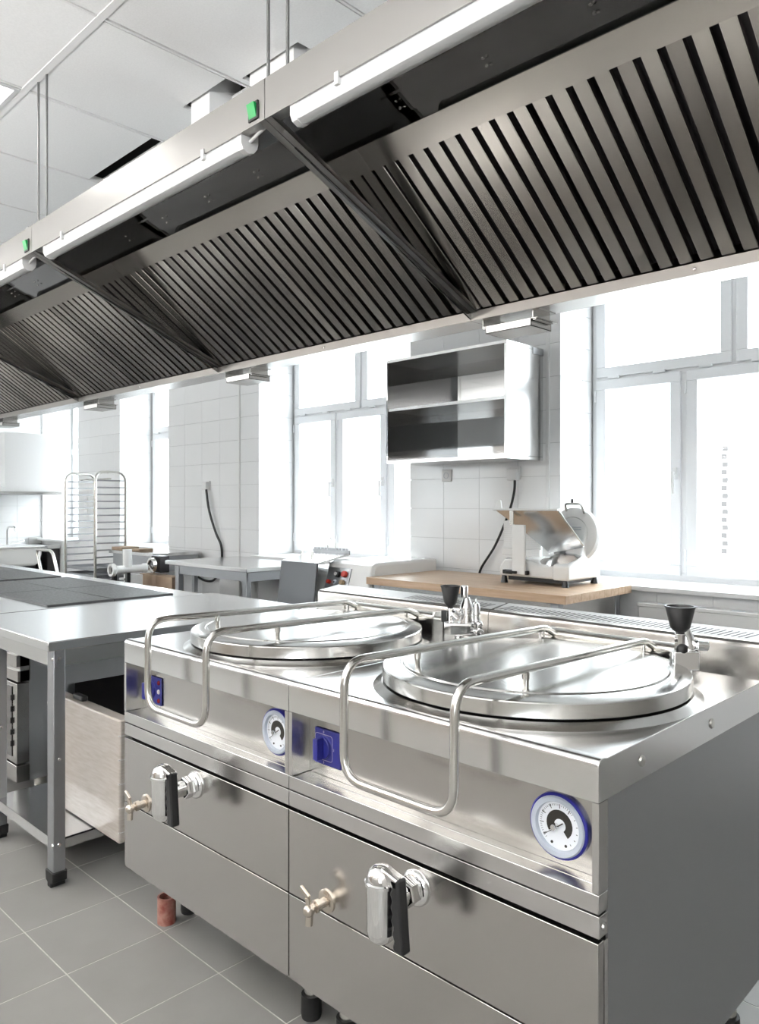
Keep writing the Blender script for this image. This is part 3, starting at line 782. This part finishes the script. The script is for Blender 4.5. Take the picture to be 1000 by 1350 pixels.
# carton wrapped in film
t = thing('flat_carton', 'thin cardboard carton wrapped in clear film on the work table shelf', 'carton', (-2.7, 1.26, .162))
m = MB().hexa([(-3.0, 1.243, .163), (-2.44, 1.243, .163), (-2.44, 1.295, .163), (-3.0, 1.295, .163), (-3.0, 1.243, .583), (-2.44, 1.246, .581), (-2.44, 1.295, .581), (-3.0, 1.295, .583)])
m.build('panel', FILMCARD, t, bevel=.006)
for k in range(5): MB().box(-2.446, -2.4385, 1.2415, 1.297, .2 + k * .082, .2025 + k * .082).build('film_crease', FILM, t)
m = MB()
for k in range(9):
    m.sph((-3.005 - .006 * math.sin(k * 1.9), 1.262 + .008 * math.sin(k * 2.3), .48 + k * .0125), .02 + .004 * math.sin(k * 3.1), 10, .8)
for k in range(6): m.sph((-3.0, 1.262, .24 + k * .03), .012 + .004 * math.sin(k * 2.1), 8, 1.2)
m.build('bubble_wrap', FILM, t)
MB().box(-2.84, -2.76, 1.26, 1.285, .584, .604).build('black_clip', BLACK, t, bevel=.006)

# ================================================================== COOKING RANGES
def cooker(x1, n, label):
    x0 = x1 - 1.335; a, b = x0 + .002, x1 - .002
    t = thing('cooking_range', label, 'cooking range', ((a + b) / 2, 1.7, 0), 'cooking ranges in one line')
    MB().box(a, b, 1.205, 2.205, .80, .85).build('top', ST_TOP, t, bevel=.003)
    for i in range(2):
        for j in range(2):
            u = b - .062 - .625 * i; v = 1.432 + .322 * j
            MB().box(u - .621, u, v, v + .318, .846, .858).build('hot_plate', PLATE, t, bevel=.003)
    MB().box(a, b, 1.33, 2.19, .5, .80).box(a, b, 1.33, 1.5, .11, .5).box(a, x0 + .05, 1.5, 2.19, .11, .5).build('side_panel', ST_SIDE, t)
    MB().box(a + .06, b - .02, 2.1, 2.12, .11, .5).build('back_panel', ST_DARK, t)
    MB().box(a, b, 1.275, 1.33, .61, .66).box(a, b, 1.28, 1.33, .545, .592).box(a, b, 1.29, 1.335, .545, .8).build('front_frame', ST_FRONT, t, bevel=.001)
    for k in range(4): MB().lathe([(0, .03), (.018, .03), (.022, 0)], (b - .05 - .16 * k, 1.29, .695), (0, -1, 0), 16).build('knob', PURPLE, t)
    d = MB().box(a + .004, b - .001, 1.277, 1.33, .19, .537).build('oven_door', ST_FRONT, t, bevel=.002)
    MB().box(a + .08, b - .05, 1.274, 1.278, .215, .52).build('oven_window', OVENGLASS, d)
    m = MB()
    for k in range(5): m.box(b - .052, b - .046, 1.268, 1.276, .26 + .05 * k, .285 + .05 * k)
    m.build('catch', BLACK, d, bevel=.002)
    MB().box(a, b, 1.275, 1.335, .11, .183).build('lower_panel', ST_FRONT, t, bevel=.002)
    for xx in (a + .06, b - .06):
        for yy in (1.40, 2.1): MB().cyl((xx, yy, 0), (xx, yy, .11), .025, n=14).build('leg', ST_TUBE, t)
cooker(-3.425, 0, 'near cooking range with dark hot plates, adjoining the work table')
cooker(-4.765, 1, 'far cooking range with dark hot plates, running out at the left edge')
o = MB().tube([(-3.60, 1.262, .50), (-3.585, 1.258, .42), (-3.575, 1.26, .34), (-3.59, 1.262, .24), (-3.605, 1.262, .20)], .0018, 6).build('green_wire', GREENW)
tag(o, 'thin green wire hanging in front of the oven window at the left edge', 'wire')

# ================================================================== WALL CABINET
t = thing('wall_cabinet', 'open polished steel wall cabinet with one shelf on the tiled pier', 'wall cabinet', (-3.01, 4.02, 1.576))
cx0, cx1, cy0, cy1, cz0, cz1 = -3.489, -2.537, 3.647, 4.028, 1.576, 2.257
MB().box(cx0, cx1, cy0, cy1, cz1 - .02, cz1).build('top_panel', ST_TOP, t, bevel=.002)
MB().box(cx0, cx1, cy0, cy1, cz0, cz0 + .022).build('bottom_panel', ST_TOP, t, bevel=.002)
MB().box(cx0, cx0 + .012, cy0, cy1, cz0 + .022, cz1 - .02).build('side_panel', ST_MIRROR, t)
MB().box(cx1 - .018, cx1, cy0, cy1, cz0 + .022, cz1 - .02).build('side_panel', ST_TOP, t, bevel=.002)
MB().box(cx0 + .012, cx1 - .018, cy1 - .012, cy1 - .006, cz0 + .022, cz1 - .02).build('back_panel', ST_MIRROR, t)
MB().box(cx0 + .012, cx1 - .018, cy0 + .006, cy1 - .012, 1.918, 1.938).build('shelf', ST_TOP, t, bevel=.002)
MB().box(cx0 + .012, cx1 - .018, cy1 - .03, cy1 - .012, cz0 + .022, cz1 - .02).box(cx1 - .04, cx1 - .018, cy1 - .2, cy1 - .1, cz0 + .022, cz0 + .03) if False else None
m = MB().box(cx1 - .002, cx1 + .004, cy1 - .11, cy1 - .002, cz1 - .045, cz1 - .006); m.build('hanging_bracket', ST_GALV, t)

# sockets and cables
def socket(x, z, label, plug, cat='socket', y=YW):
    t = thing('wall_socket', label, cat, (x, y, z), 'wall sockets on the tiles')
    MB().box(x - .041, x + .041, y - .012, y, z - .041, z + .041).build('plate', WHITE, t, bevel=.004)
    MB().lathe([(.021, .012), (.021, .0135), (.019, .0135), (.018, .004), (0, .004)], (x, y, z), (0, -1, 0), 20).build('well', GREY_RIM, t)
    if plug: MB().box(x - .034, x + .036, y - .05, y - .012, z - .045, z + .03).build('cover', WHITE, t, bevel=.006)
    return t
socket(-3.286, 1.504, 'bare wall socket under the left half of the wall cabinet', False)
socket(-2.737, 1.505, 'covered wall socket with black cable under the right end of the wall cabinet', True)
socket(-6.169, 1.485, 'covered wall socket with black cable above the far steel table', True)
for k, z in enumerate((1.345, 1.27, 1.195)):
    socket(-8.7, z, ['topmost', 'middle', 'lowest'][k] + ' of three stacked grey sockets seen through the tray trolley', False)
def sm(pts, n=8):
    out = []; P_ = [Vector(p) for p in pts]; P_ = [P_[0]] + P_ + [P_[-1]]
    for i in range(1, len(P_) - 2):
        a_, b_, c_, d_ = P_[i - 1:i + 3]
        for k in range(n):
            s_ = k / n; out.append(.5 * ((2 * b_) + (-a_ + c_) * s_ + (2 * a_ - 5 * b_ + 4 * c_ - d_) * s_ ** 2 + (-a_ + 3 * b_ - 3 * c_ + d_) * s_ ** 3))
    out.append(P_[-2]); return out
o = MB().tube(sm([(-2.715, 3.99, 1.462), (-2.725, 3.995, 1.38), (-2.77, 4.0, 1.25), (-2.87, 4.0, 1.05), (-2.985, 4.0, .89), (-3.0, 4.015, .80)]), .008, 8).build('power_cable', BLACK)
tag(o, 'black cable slanting from the covered socket to behind the wooden table', 'cable')
o = MB().tube(sm([(-6.14, 3.99, 1.445), (-6.10, 3.995, 1.25), (-6.0, 4.0, 1.05), (-5.92, 4.005, .93), (-5.92, 4.012, .80), (-5.95, 4.0, .68), (-6.05, 4.0, .60), (-6.2, 3.99, .60), (-6.38, 3.99, .66)]), .011, 8).build('power_cable', BLACK)
tag(o, 'black cable hanging from the far socket and curling under the steel table', 'cable')

# ================================================================== WOODEN TABLE AND SLICER
t = thing('wood_top_table', 'steel-framed table with a thick beech top below the wall cabinet', 'table', (-2.6, 3.65, 0))
wx0, wx1, wy0, wy1 = -3.30, -1.935, 3.272, 3.96
n = 9
for k in range(n):
    y0 = wy0 + (wy1 - wy0) * k / n; y1 = wy0 + (wy1 - wy0) * (k + 1) / n
    MB().box(wx0, wx1, y0 + .0003, y1 - .0003, .828, .87).build('plank', WOOD, t, bevel=.0012, seg=1)
MB().box(wx0 + .05, wx1 - .06, wy0 + .03, wy0 + .034, .55, .828).box(wx1 - .064, wx1 - .06, wy0 + .05, wy1 - .03, .70, .828).build('apron', ST, t)
for xx in (wx0 + .04, wx1 - .10):
    for yy in (wy0 + .025, wy1 - .07): MB().box(xx, xx + .045, yy, yy + .045, 0, .828).build('leg', ST_GALV, t, bevel=.002)
MB().box(wx0 + .05, wx1 - .06, wy0 + .03, wy1 - .03, .2, .225).build('shelf', ST_TOP, t)

t = thing('meat_slicer', 'white meat slicer with slanted tray on the beech table top', 'meat slicer', (-2.32, 3.74, .87))
m = MB().prism([(-2.545, .91), (-2.545, .965), (-2.51, 1.005), (-2.36, 1.005), (-2.28, .985), (-2.14, .985), (-2.105, .965), (-2.105, .91)], 3.585, 3.92, 'y')
m.build('base', ENAMEL, t, bevel=.012, seg=3)
m = MB().prism([(3.579, .906), (3.579, .985), (3.70, 1.03), (3.77, 1.17), (3.80, 1.235), (3.87, 1.21), (3.926, .985), (3.926, .906)], -2.20, -2.1005)
m.build('motor_housing', ENAMEL, t, bevel=.012, seg=3)
MB().box(-2.50, -2.13, 3.61, 3.90, .888, .912).build('underbody', BLACK, t)
for xx in (-2.52, -2.13):
    for yy in (3.60, 3.905): MB().lathe([(0, 0), (.021, 0), (.013, .042), (0, .042)], (xx, yy, .8705), n=14).build('foot', BLACK, t)
cb = Vector((-2.195, 3.81, 1.14)); tilt = Vector((0, -1, .12)).normalized()
MB().lathe([(0, 0), (.156, 0), (.158, .006), (.15, .03), (.138, .036), (.10, .037), (.096, .031), (0, .031)], cb, tilt, 48).build('blade_guard', ENAMEL, t)
MB().lathe([(0, .032), (.092, .032), (.094, .034), (.0, .036)], cb, tilt, 40).build('blade_cover', WHITE, t)
m = MB()
for k in range(9): m.box(-2.255, -2.135, 3.769 - .0, 3.774, 1.085 + k * .0125, 1.088 + k * .0125)
m.build('cover_rib', GREY_RIM, t)
gp = MB().box(-2.66, -2.40, 3.79, 3.805, 1.01, 1.215).box(-2.66, -2.40, 3.775, 3.80, 1.01, 1.05).build('gauge_plate', ENAMEL, t, bevel=.003)
m = MB()
for k in range(13): m.box(-2.655, -2.405, 3.786, 3.791, 1.06 + k * .0115, 1.066 + k * .0115)
m.build('plate_rib', WHITE, gp)
# tray: one folded sheet leaning to the blade
def sheet(m, P_, th):
    P_ = [Vector(p) for p in P_]; nrm = (P_[1] - P_[0]).cross(P_[2] - P_[0]).normalized() * th
    n_ = len(P_); m._add(P_ + [p + nrm for p in P_], [list(range(n_))[::-1], list(range(n_, 2 * n_))] + [(i, (i + 1) % n_, (i + 1) % n_ + n_, i + n_) for i in range(n_)])
m = MB(); sheet(m, [(-2.565, 3.585, 1.282), (-2.16, 3.585, 1.285), (-2.085, 3.715, 1.085), (-2.30, 3.72, 1.045), (-2.40, 3.70, 1.13)], -.007)
tr = m.build('tray', ST_TOP, t)
m = MB().box(-2.575, -2.155, 3.56, 3.60, 1.277, 1.289); sheet(m, [(-2.58, 3.585, 1.275), (-2.52, 3.585, 1.275), (-2.54, 3.60, 1.335), (-2.565, 3.60, 1.335)], .01)
m.build('tray_lip', ENAMEL, tr, bevel=.003)
MB().box(-2.47, -2.445, 3.578, 3.584, 1.2, 1.28).tube([(-2.165, 3.58, 1.283), (-2.085, 3.71, 1.09)], .005, 8).build('tray_rod', ST_TUBE, tr)
MB().lathe([(0, .02), (.03, .02), (.09, .012), (.118, 0), (.122, .0), (.095, .008), (.03, .014)], (-2.215, 3.70, 1.02), Vector((-.1, -.35, 1)), 36).build('drip_dish', CHROME, t)
MB().box(-2.435, -2.352, 3.548, 3.566, .925, 1.20).build('carriage_post', ENAMEL, t, bevel=.004)
MB().box(-2.50, -2.34, 3.552, 3.58, .925, .948).box(-2.47, -2.40, 3.535, 3.56, .93, .945).build('carriage_arm', BLACK, t, bevel=.003)
MB().lathe([(0, 0), (.026, 0), (.028, .01), (.026, .028), (0, .03)], (-2.545, 3.70, .975), (-1, 0, 0), 18).build('thickness_knob', BLACK, t)
m = MB().tube(fillet([(-2.235, 3.79, 1.275), (-2.235, 3.77, 1.315), (-2.135, 3.77, 1.315), (-2.125, 3.79, 1.262)], .02), .007, 8); m.build('guard_handle', ST_TUBE, t)
MB().cyl((-2.20, 3.79, 1.315), (-2.20, 3.79, 1.342), .007, n=10).build('lock_knob', BLACK, t)

# radiator
t = thing('radiator', 'white panel radiator under the right window sill', 'radiator', (-1.25, 3.97, .1))
MB().box(-1.88, -.70, 3.925, 3.935, .16, .765).build('front_panel', ENAMEL, t, bevel=.004)
MB().box(-1.885, -.695, 3.92, 4.0, .765, .785).build('top_grille', ENAMEL, t, bevel=.004)
MB().box(-1.88, -1.87, 3.935, 4.0, .16, .765).box(-.71, -.70, 3.935, 4.0, .16, .765).box(-1.87, -.71, 3.98, 4.028, .2, .7).build('side_panel', ENAMEL, t)
for k in range(6): MB().box(-1.78 + k * .19, -1.72 + k * .19, 3.94, 3.955, .784, .7865).build('grille_slot', GREY_RIM, t)

# ================================================================== FAR STEEL TABLE
t = thing('steel_table', 'bare steel table below the far wall socket', 'table', (-5.05, 3.6, 0))
sx0, sx1, sy0, sy1 = -5.62, -4.50, 3.26, 3.985
MB().box(sx0, sx1, sy0, sy1, .82, .85).build('tabletop', ST_TOP, t, bevel=.003)
MB().box(sx0 + .1, sx1 - .03, sy0 + .03, sy0 + .034, .75, .82).box(sx1 - .034, sx1 - .03, sy0 + .03, sy1 - .03, .75, .82).build('apron', ST_GALV, t)
for xx in (sx0 + .12, sx1 - .085):
    for yy in (sy0 + .022, sy1 - .07): MB().box(xx, xx + .05, yy, yy + .045, 0, .82).build('leg', ST_GALV, t, bevel=.002)
MB().box(sx0 + .12, sx1 - .04, sy0 + .03, sy1 - .03, .3, .325).build('shelf', ST_TOP, t)

# ================================================================== DOUGH MACHINE
t = thing('dough_machine', 'white kitchen machine with steel chute and button panel between the two tables', 'kitchen machine', (-3.8, 3.6, 0))
MB().prism([(3.29, .05), (3.29, .75), (3.345, .93), (3.39, .95), (3.95, .95), (3.95, .05)], -3.725, -3.305).build('housing', ENAMEL, t, bevel=.02, seg=3)
MB().prism([(3.34, .05), (3.34, .86), (3.40, .89), (3.95, .89), (3.95, .05)], -4.03, -3.73).build('body', ENAMEL, t, bevel=.01, seg=2)
MB().prism([(3.20, .925), (3.20, .938), (3.48, .985), (3.48, .972)], -4.03, -3.67).build('chute_top', ST_TOP, t)
m = MB(); m.hexa([(-4.03, 3.20, .93), (-3.67, 3.20, .93), (-3.67, 3.215, .93), (-4.03, 3.215, .93), (-4.0, 3.14, .66), (-3.64, 3.14, .66), (-3.64, 3.155, .66), (-4.0, 3.155, .66)][4:] + [(-4.03, 3.20, .936), (-3.67, 3.20, .936), (-3.67, 3.215, .936), (-4.03, 3.215, .936)])
m.build('chute', pbr('steel_chute', (.10, .103, .108), .38, 1), t, bevel=.002)
m = MB().box(-4.03, -3.67, 3.48, 3.49, .975, 1.003)
for k in range(10):
    if k not in (4, 5): m.box(-4.02 + k * .035, -4.0 + k * .035, 3.48, 3.49, 1.003, 1.016)
m.box(-3.88, -3.81, 3.48, 3.49, 1.003, 1.016).build('comb', ST_GALV, t)
MB().tube([(-3.885 + .04 - .04 * math.cos(PI * k / 12), 3.485, 1.01 + .075 * math.sin(PI * k / 12) ** .6) for k in range(13)], .0042, 6).build('wire_loop', ST_TUBE, t)
m = MB()
for xx in (-3.93, -3.83): m.cyl((xx, 3.30, .95), (xx, 3.30, 1.0), .012, n=10)
m.build('peg', ST_TUBE, t)
def pf(x, s, d):   # point on the sloping face of the housing; s height fraction
    return Vector((x, 3.29, .75)).lerp(Vector((x, 3.345, .93)), s) + Vector((0, -.956, .292)) * d
m = MB(); m.hexa([pf(-3.70, .12, -.004), pf(-3.49, .12, -.004), pf(-3.49, .12, .006), pf(-3.70, .12, .006), pf(-3.70, .86, -.004), pf(-3.49, .86, -.004), pf(-3.49, .86, .006), pf(-3.70, .86, .006)])
pn = m.build('button_panel', ST_GALV, t)
nd = Vector((0, -.956, .292))
for x, s_, r, mt, nm in ((-3.595, .62, .021, BLACK, 'selector'), (-3.535, .64, .021, RED, 'stop_button'), (-3.665, .34, .014, RED, 'red_button'), (-3.60, .34, .017, GREY_RIM, 'key_switch'), (-3.54, .35, .018, TAN, 'tan_button')):
    bt = MB().lathe([(0, .022), (r * .85, .022), (r, .016), (r, 0)], pf(x, s_, .006), nd, 18).build(nm, mt, pn)
    if nm == 'selector': MB().lathe([(0, .027), (.012, .0265), (.012, .018)], pf(x - .006, s_, .006), nd, 14).build('selector_cap', WHITE, bt)
    if nm == 'key_switch': MB().lathe([(0, .025), (.006, .0245), (.006, .018)], pf(x, s_, .006), nd, 10).build('key_slot', BLACK, bt)

# ================================================================== FAR LEFT GROUP
t = thing('steel_counter', 'low steel counter behind the mincer at the window', 'counter', (-6.67, 3.75, 0))
MB().box(-7.08, -6.24, 3.5, 3.985, .835, .865).build('worktop', ST_TOP, t, bevel=.002)
MB().box(-7.05, -6.25, 3.53, 3.98, .70, .835).build('drawer_box', ST_GALV, t)
for xx in (-7.05, -6.29):
    for yy in (3.53, 3.93): MB().box(xx, xx + .04, yy, yy + .04, 0, .7).build('leg', ST_GALV, t)
t = thing('meat_mincer', 'white mincer head with feed pipe on a dark stand, behind the hot plates', 'meat mincer', (-6.0, 3.15, 0))
gz = .765
MB().lathe([(.034, .03), (.036, 0), (.053, 0), (.055, .012), (.055, .03), (.042, .04), (.034, .055), (.032, .06), (.032, .28), (.04, .29), (.04, .32), (0, .32)], (-6.0, 2.98, gz), (0, 1, 0), 24).lathe([(0, .028), (.036, .028)], (-6.0, 2.98, gz), (0, 1, 0), 20).build('barrel', ENAMEL, t, smooth=40)
MB().cyl((-6.0, 3.13, gz + .02), (-6.0, 3.13, gz + .165), .038, n=20).build('feed_pipe', ENAMEL, t)
MB().lathe([(0, .02), (.03, .02)], (-6.0, 2.98, gz), (0, 1, 0), 20).build('mouth', DARK, t)
MB().lathe([(.045, 0), (.062, 0), (.062, .03), (.045, .03), (.045, 0)], (-6.0, 3.34, gz + .02), (0, 1, 0), 24).cyl((-6.0, 3.30, gz), (-6.0, 3.44, gz), .02, n=12).tube([(-5.99, 3.32, gz + .02), (-5.93, 3.32, gz - .03), (-5.90, 3.32, gz - .035)], .009, 8).build('drive_ring', ST_TUBE, t)
MB().box(-6.09, -5.94, 3.40, 3.49, .72, .86).build('gearbox', ST_DARK, t, bevel=.004)
for yy in (3.0, 3.12): MB().box(-6.02, -5.985, yy, yy + .03, 0, gz - .03).build('leg', BLACK, t)
t = thing('white_box', 'small white carton with black printed rows under the mincer', 'carton', (-6.05, 3.22, 0))
MB().box(-6.12, -6.0, 3.16, 3.27, .0, .71).build('side', ENAMEL, t)
m = MB()
for k in range(5):
    for q in range(3): m.box(-6.108 + q * .036, -6.086 + q * .036 + .006 * ((k + q) % 2), 3.158, 3.161, .66 - k * .03, .678 - k * .03)
m.build('print', BLACK, t)
t = thing('cardboard_box', 'brown cardboard box standing beside the leg of the far steel table', 'carton', (-5.93, 3.5, 0))
MB().box(-6.22, -5.68, 3.36, 3.47, .30, .70).build('side', CARD, t, bevel=.003)
MB().box(-6.0, -5.94, 3.358, 3.471, .30, .701).build('tape', pbr('tape', (.36, .25, .17), .3), t)
MB().box(-6.2, -5.7, 3.37, 3.46, 0, .30).build('lower_side', CARD, t)
o = MB().box(-7.06, -6.86, 3.52, 3.7, .866, .895).build('brown_parcel', CARD, bevel=.002); tag(o, 'flat brown parcel lying on the steel counter, left of the feed pipe', 'parcel')
o = MB().box(-6.66, -6.52, 3.52, 3.66, .866, .892).build('brown_parcel', CARD, bevel=.002); tag(o, 'small brown parcel on the steel counter, right of the feed pipe', 'parcel')

# tray trolley
t = thing('tray_trolley', 'tall steel tray trolley with rounded frames before the far window', 'tray trolley', (-7.5, 3.57, 0))
ty0, ty1, tz = 3.42, 3.735, 1.625
for xx in (-7.2, -7.87):
    MB().tube(fillet([(xx, ty0, .14), (xx, ty0, tz), (xx, ty1, tz), (xx, ty1, .14)], .10, 8), .0145, 10).build('frame', ST_TUBE, t)
    pr = None
    for k in range(19):
        z = .30 + k * .0685
        if pr is None: pr = MB().box(xx - .012, xx + .012, ty0 - .012, ty1 + .012, z, z + .004).box(xx - .002, xx + .002, ty0 - .012, ty1 + .012, z, z + .014).build('rail', ST_GALV, t, loc=(xx, ty0, z))
        else: copy_piece(pr, t, (xx, ty0, z))
m = MB()
for yy in (ty0, ty1): m.cyl((-7.87, yy, .16), (-7.2, yy, .16), .012, n=8)
for zz in (.16, 1.56): m.cyl((-7.87, (ty0 + ty1) / 2, zz), (-7.2, (ty0 + ty1) / 2, zz), .009, n=8)
m.cyl((-7.87, ty1, .16), (-7.87, ty1, 1.5), .006, n=8)
m.build('cross_bar', ST_TUBE, t)
for yy in (ty0 + .02, ty1 - .02):
    for xx in (-7.2, -7.87):
        MB().cyl((xx - .012, yy, .055), (xx + .012, yy, .055), .055, n=16).box(xx - .016, xx + .016, yy - .01, yy + .01, .06, .15).build('castor', RUBBER, t)
for k in range(6):
    z = .304 + k * .0685 + .0005
    o = MB().box(-7.855, -7.215, ty0 + .01, ty1 - .01, z, z + .003)
    o.box(-7.855, -7.215, ty0 + .01, ty0 + .013, z, z + .03).box(-7.855, -7.215, ty1 - .013, ty1 - .01, z, z + .03)
    o.box(-7.855, -7.852, ty0 + .01, ty1 - .01, z, z + .03).box(-7.218, -7.215, ty0 + .01, ty1 - .01, z, z + .03)
    o = o.build('baking_tray', ST_GALV)
    tag(o, 'shallow steel tray slid into the tall trolley, ' + ['lowest of six', 'second of six from the bottom', 'third of six from the bottom', 'fourth of six from the bottom', 'fifth of six from the bottom', 'topmost of six'][k], 'tray', 'trays in the trolley')

# hand cart
t = thing('hand_cart', 'platform cart with a bent tube handle, left of the tray trolley', 'cart', (-7.0, 2.85, 0))
MB().tube(fillet([(-7.02, 2.93, .22), (-7.31, 2.9, .885), (-6.95, 2.9, .885), (-6.66, 2.93, .22)], .06, 6), .014, 10).build('push_handle', ST_TUBE, t)
MB().box(-7.1, -6.3, 2.62, 2.95, .19, .22).build('platform', ST_GALV, t, bevel=.003)
for xx in (-7.02, -6.4):
    for yy in (2.68, 2.9): MB().cyl((xx, yy - .015, .06), (xx, yy + .015, .06), .06, n=16).box(xx - .02, xx + .02, yy - .018, yy + .018, .06, .19).build('castor', RUBBER, t)

# sink against the left wall
t = thing('wash_sink', 'white rounded wash basin with gooseneck tap on the far left wall', 'sink', (-9.6, 3.5, 0))
m = MB().prism([(3.28, .79), (3.80, .79), (3.80, .70), (3.77, .60), (3.72, .565), (3.38, .565), (3.31, .60), (3.28, .68)], -9.98, -9.4)
m.build('basin', ENAMEL, t, bevel=.03, seg=4)
MB().box(-9.99, -9.38, 3.26, 3.82, .785, .80).build('rim', ENAMEL, t, bevel=.005)
MB().box(-9.9, -9.5, 3.34, 3.76, 0, .57).build('stand', ST_DARK, t)
MB().tube(fillet([(-9.75, 3.52, .80), (-9.75, 3.52, 1.03), (-9.62, 3.56, 1.03), (-9.60, 3.56, .98)], .06), .012, 8).tube([(-9.75, 3.55, .83), (-9.6, 3.66, .86)], .01, 8).build('tap', CHROME, t, smooth=60)
t = thing('end_counter', 'dark steel counter unit right of the wash basin in the corner', 'counter', (-9.6, 3.94, 0))
MB().box(-9.99, -9.4, 3.86, 4.02, .76, .80).build('worktop', ST_TOP, t, bevel=.003)
MB().box(-9.99, -9.42, 3.87, 4.02, 0.0, .76).build('body', ST_DARK, t)
MB().box(-9.985, -9.96, 3.86, 4.02, .80, .88).build('splashback', ST, t)
# white hood box on the left wall
t = thing('wall_hood', 'large white hood box with a steel lip over the wash basin', 'extraction hood', (-9.7, 3.6, 1.42))
MB().box(-9.995, -9.4, 3.37, 4.02, 1.50, 2.155).build('box', PAINT, t, bevel=.004)
MB().prism([(3.05, 1.455), (3.05, 1.48), (3.30, 1.515), (4.02, 1.515), (4.02, 1.455)], -9.995, -9.36).build('skirt', PAINT, t)
MB().box(-9.995, -9.35, 3.04, 4.022, 1.42, 1.455).build('lip', ST_HOOD, t, bevel=.002)

# brick pillar outside the right window
t = thing('brick_pillar', 'narrow pillar with dark brick courses outside the right window', 'pillar', (-5.1, 14.05, -.6))
MB().box(-5.3, -4.95, 14.0, 14.3, -.6, 2.5).build('shaft', PLASTER, t)
pr = None
for k in range(14):
    z = .42 + k * .14; x = -5.15 + (.02 if k % 2 else 0)
    if pr is None: pr = MB().box(x, x + .09, 13.98, 14.02, z, z + .085).build('brick', pbr('dark_brick', (.085, .08, .08), .9), t, loc=(x, 14, z))
    else: copy_piece(pr, t, (x, 14, z))
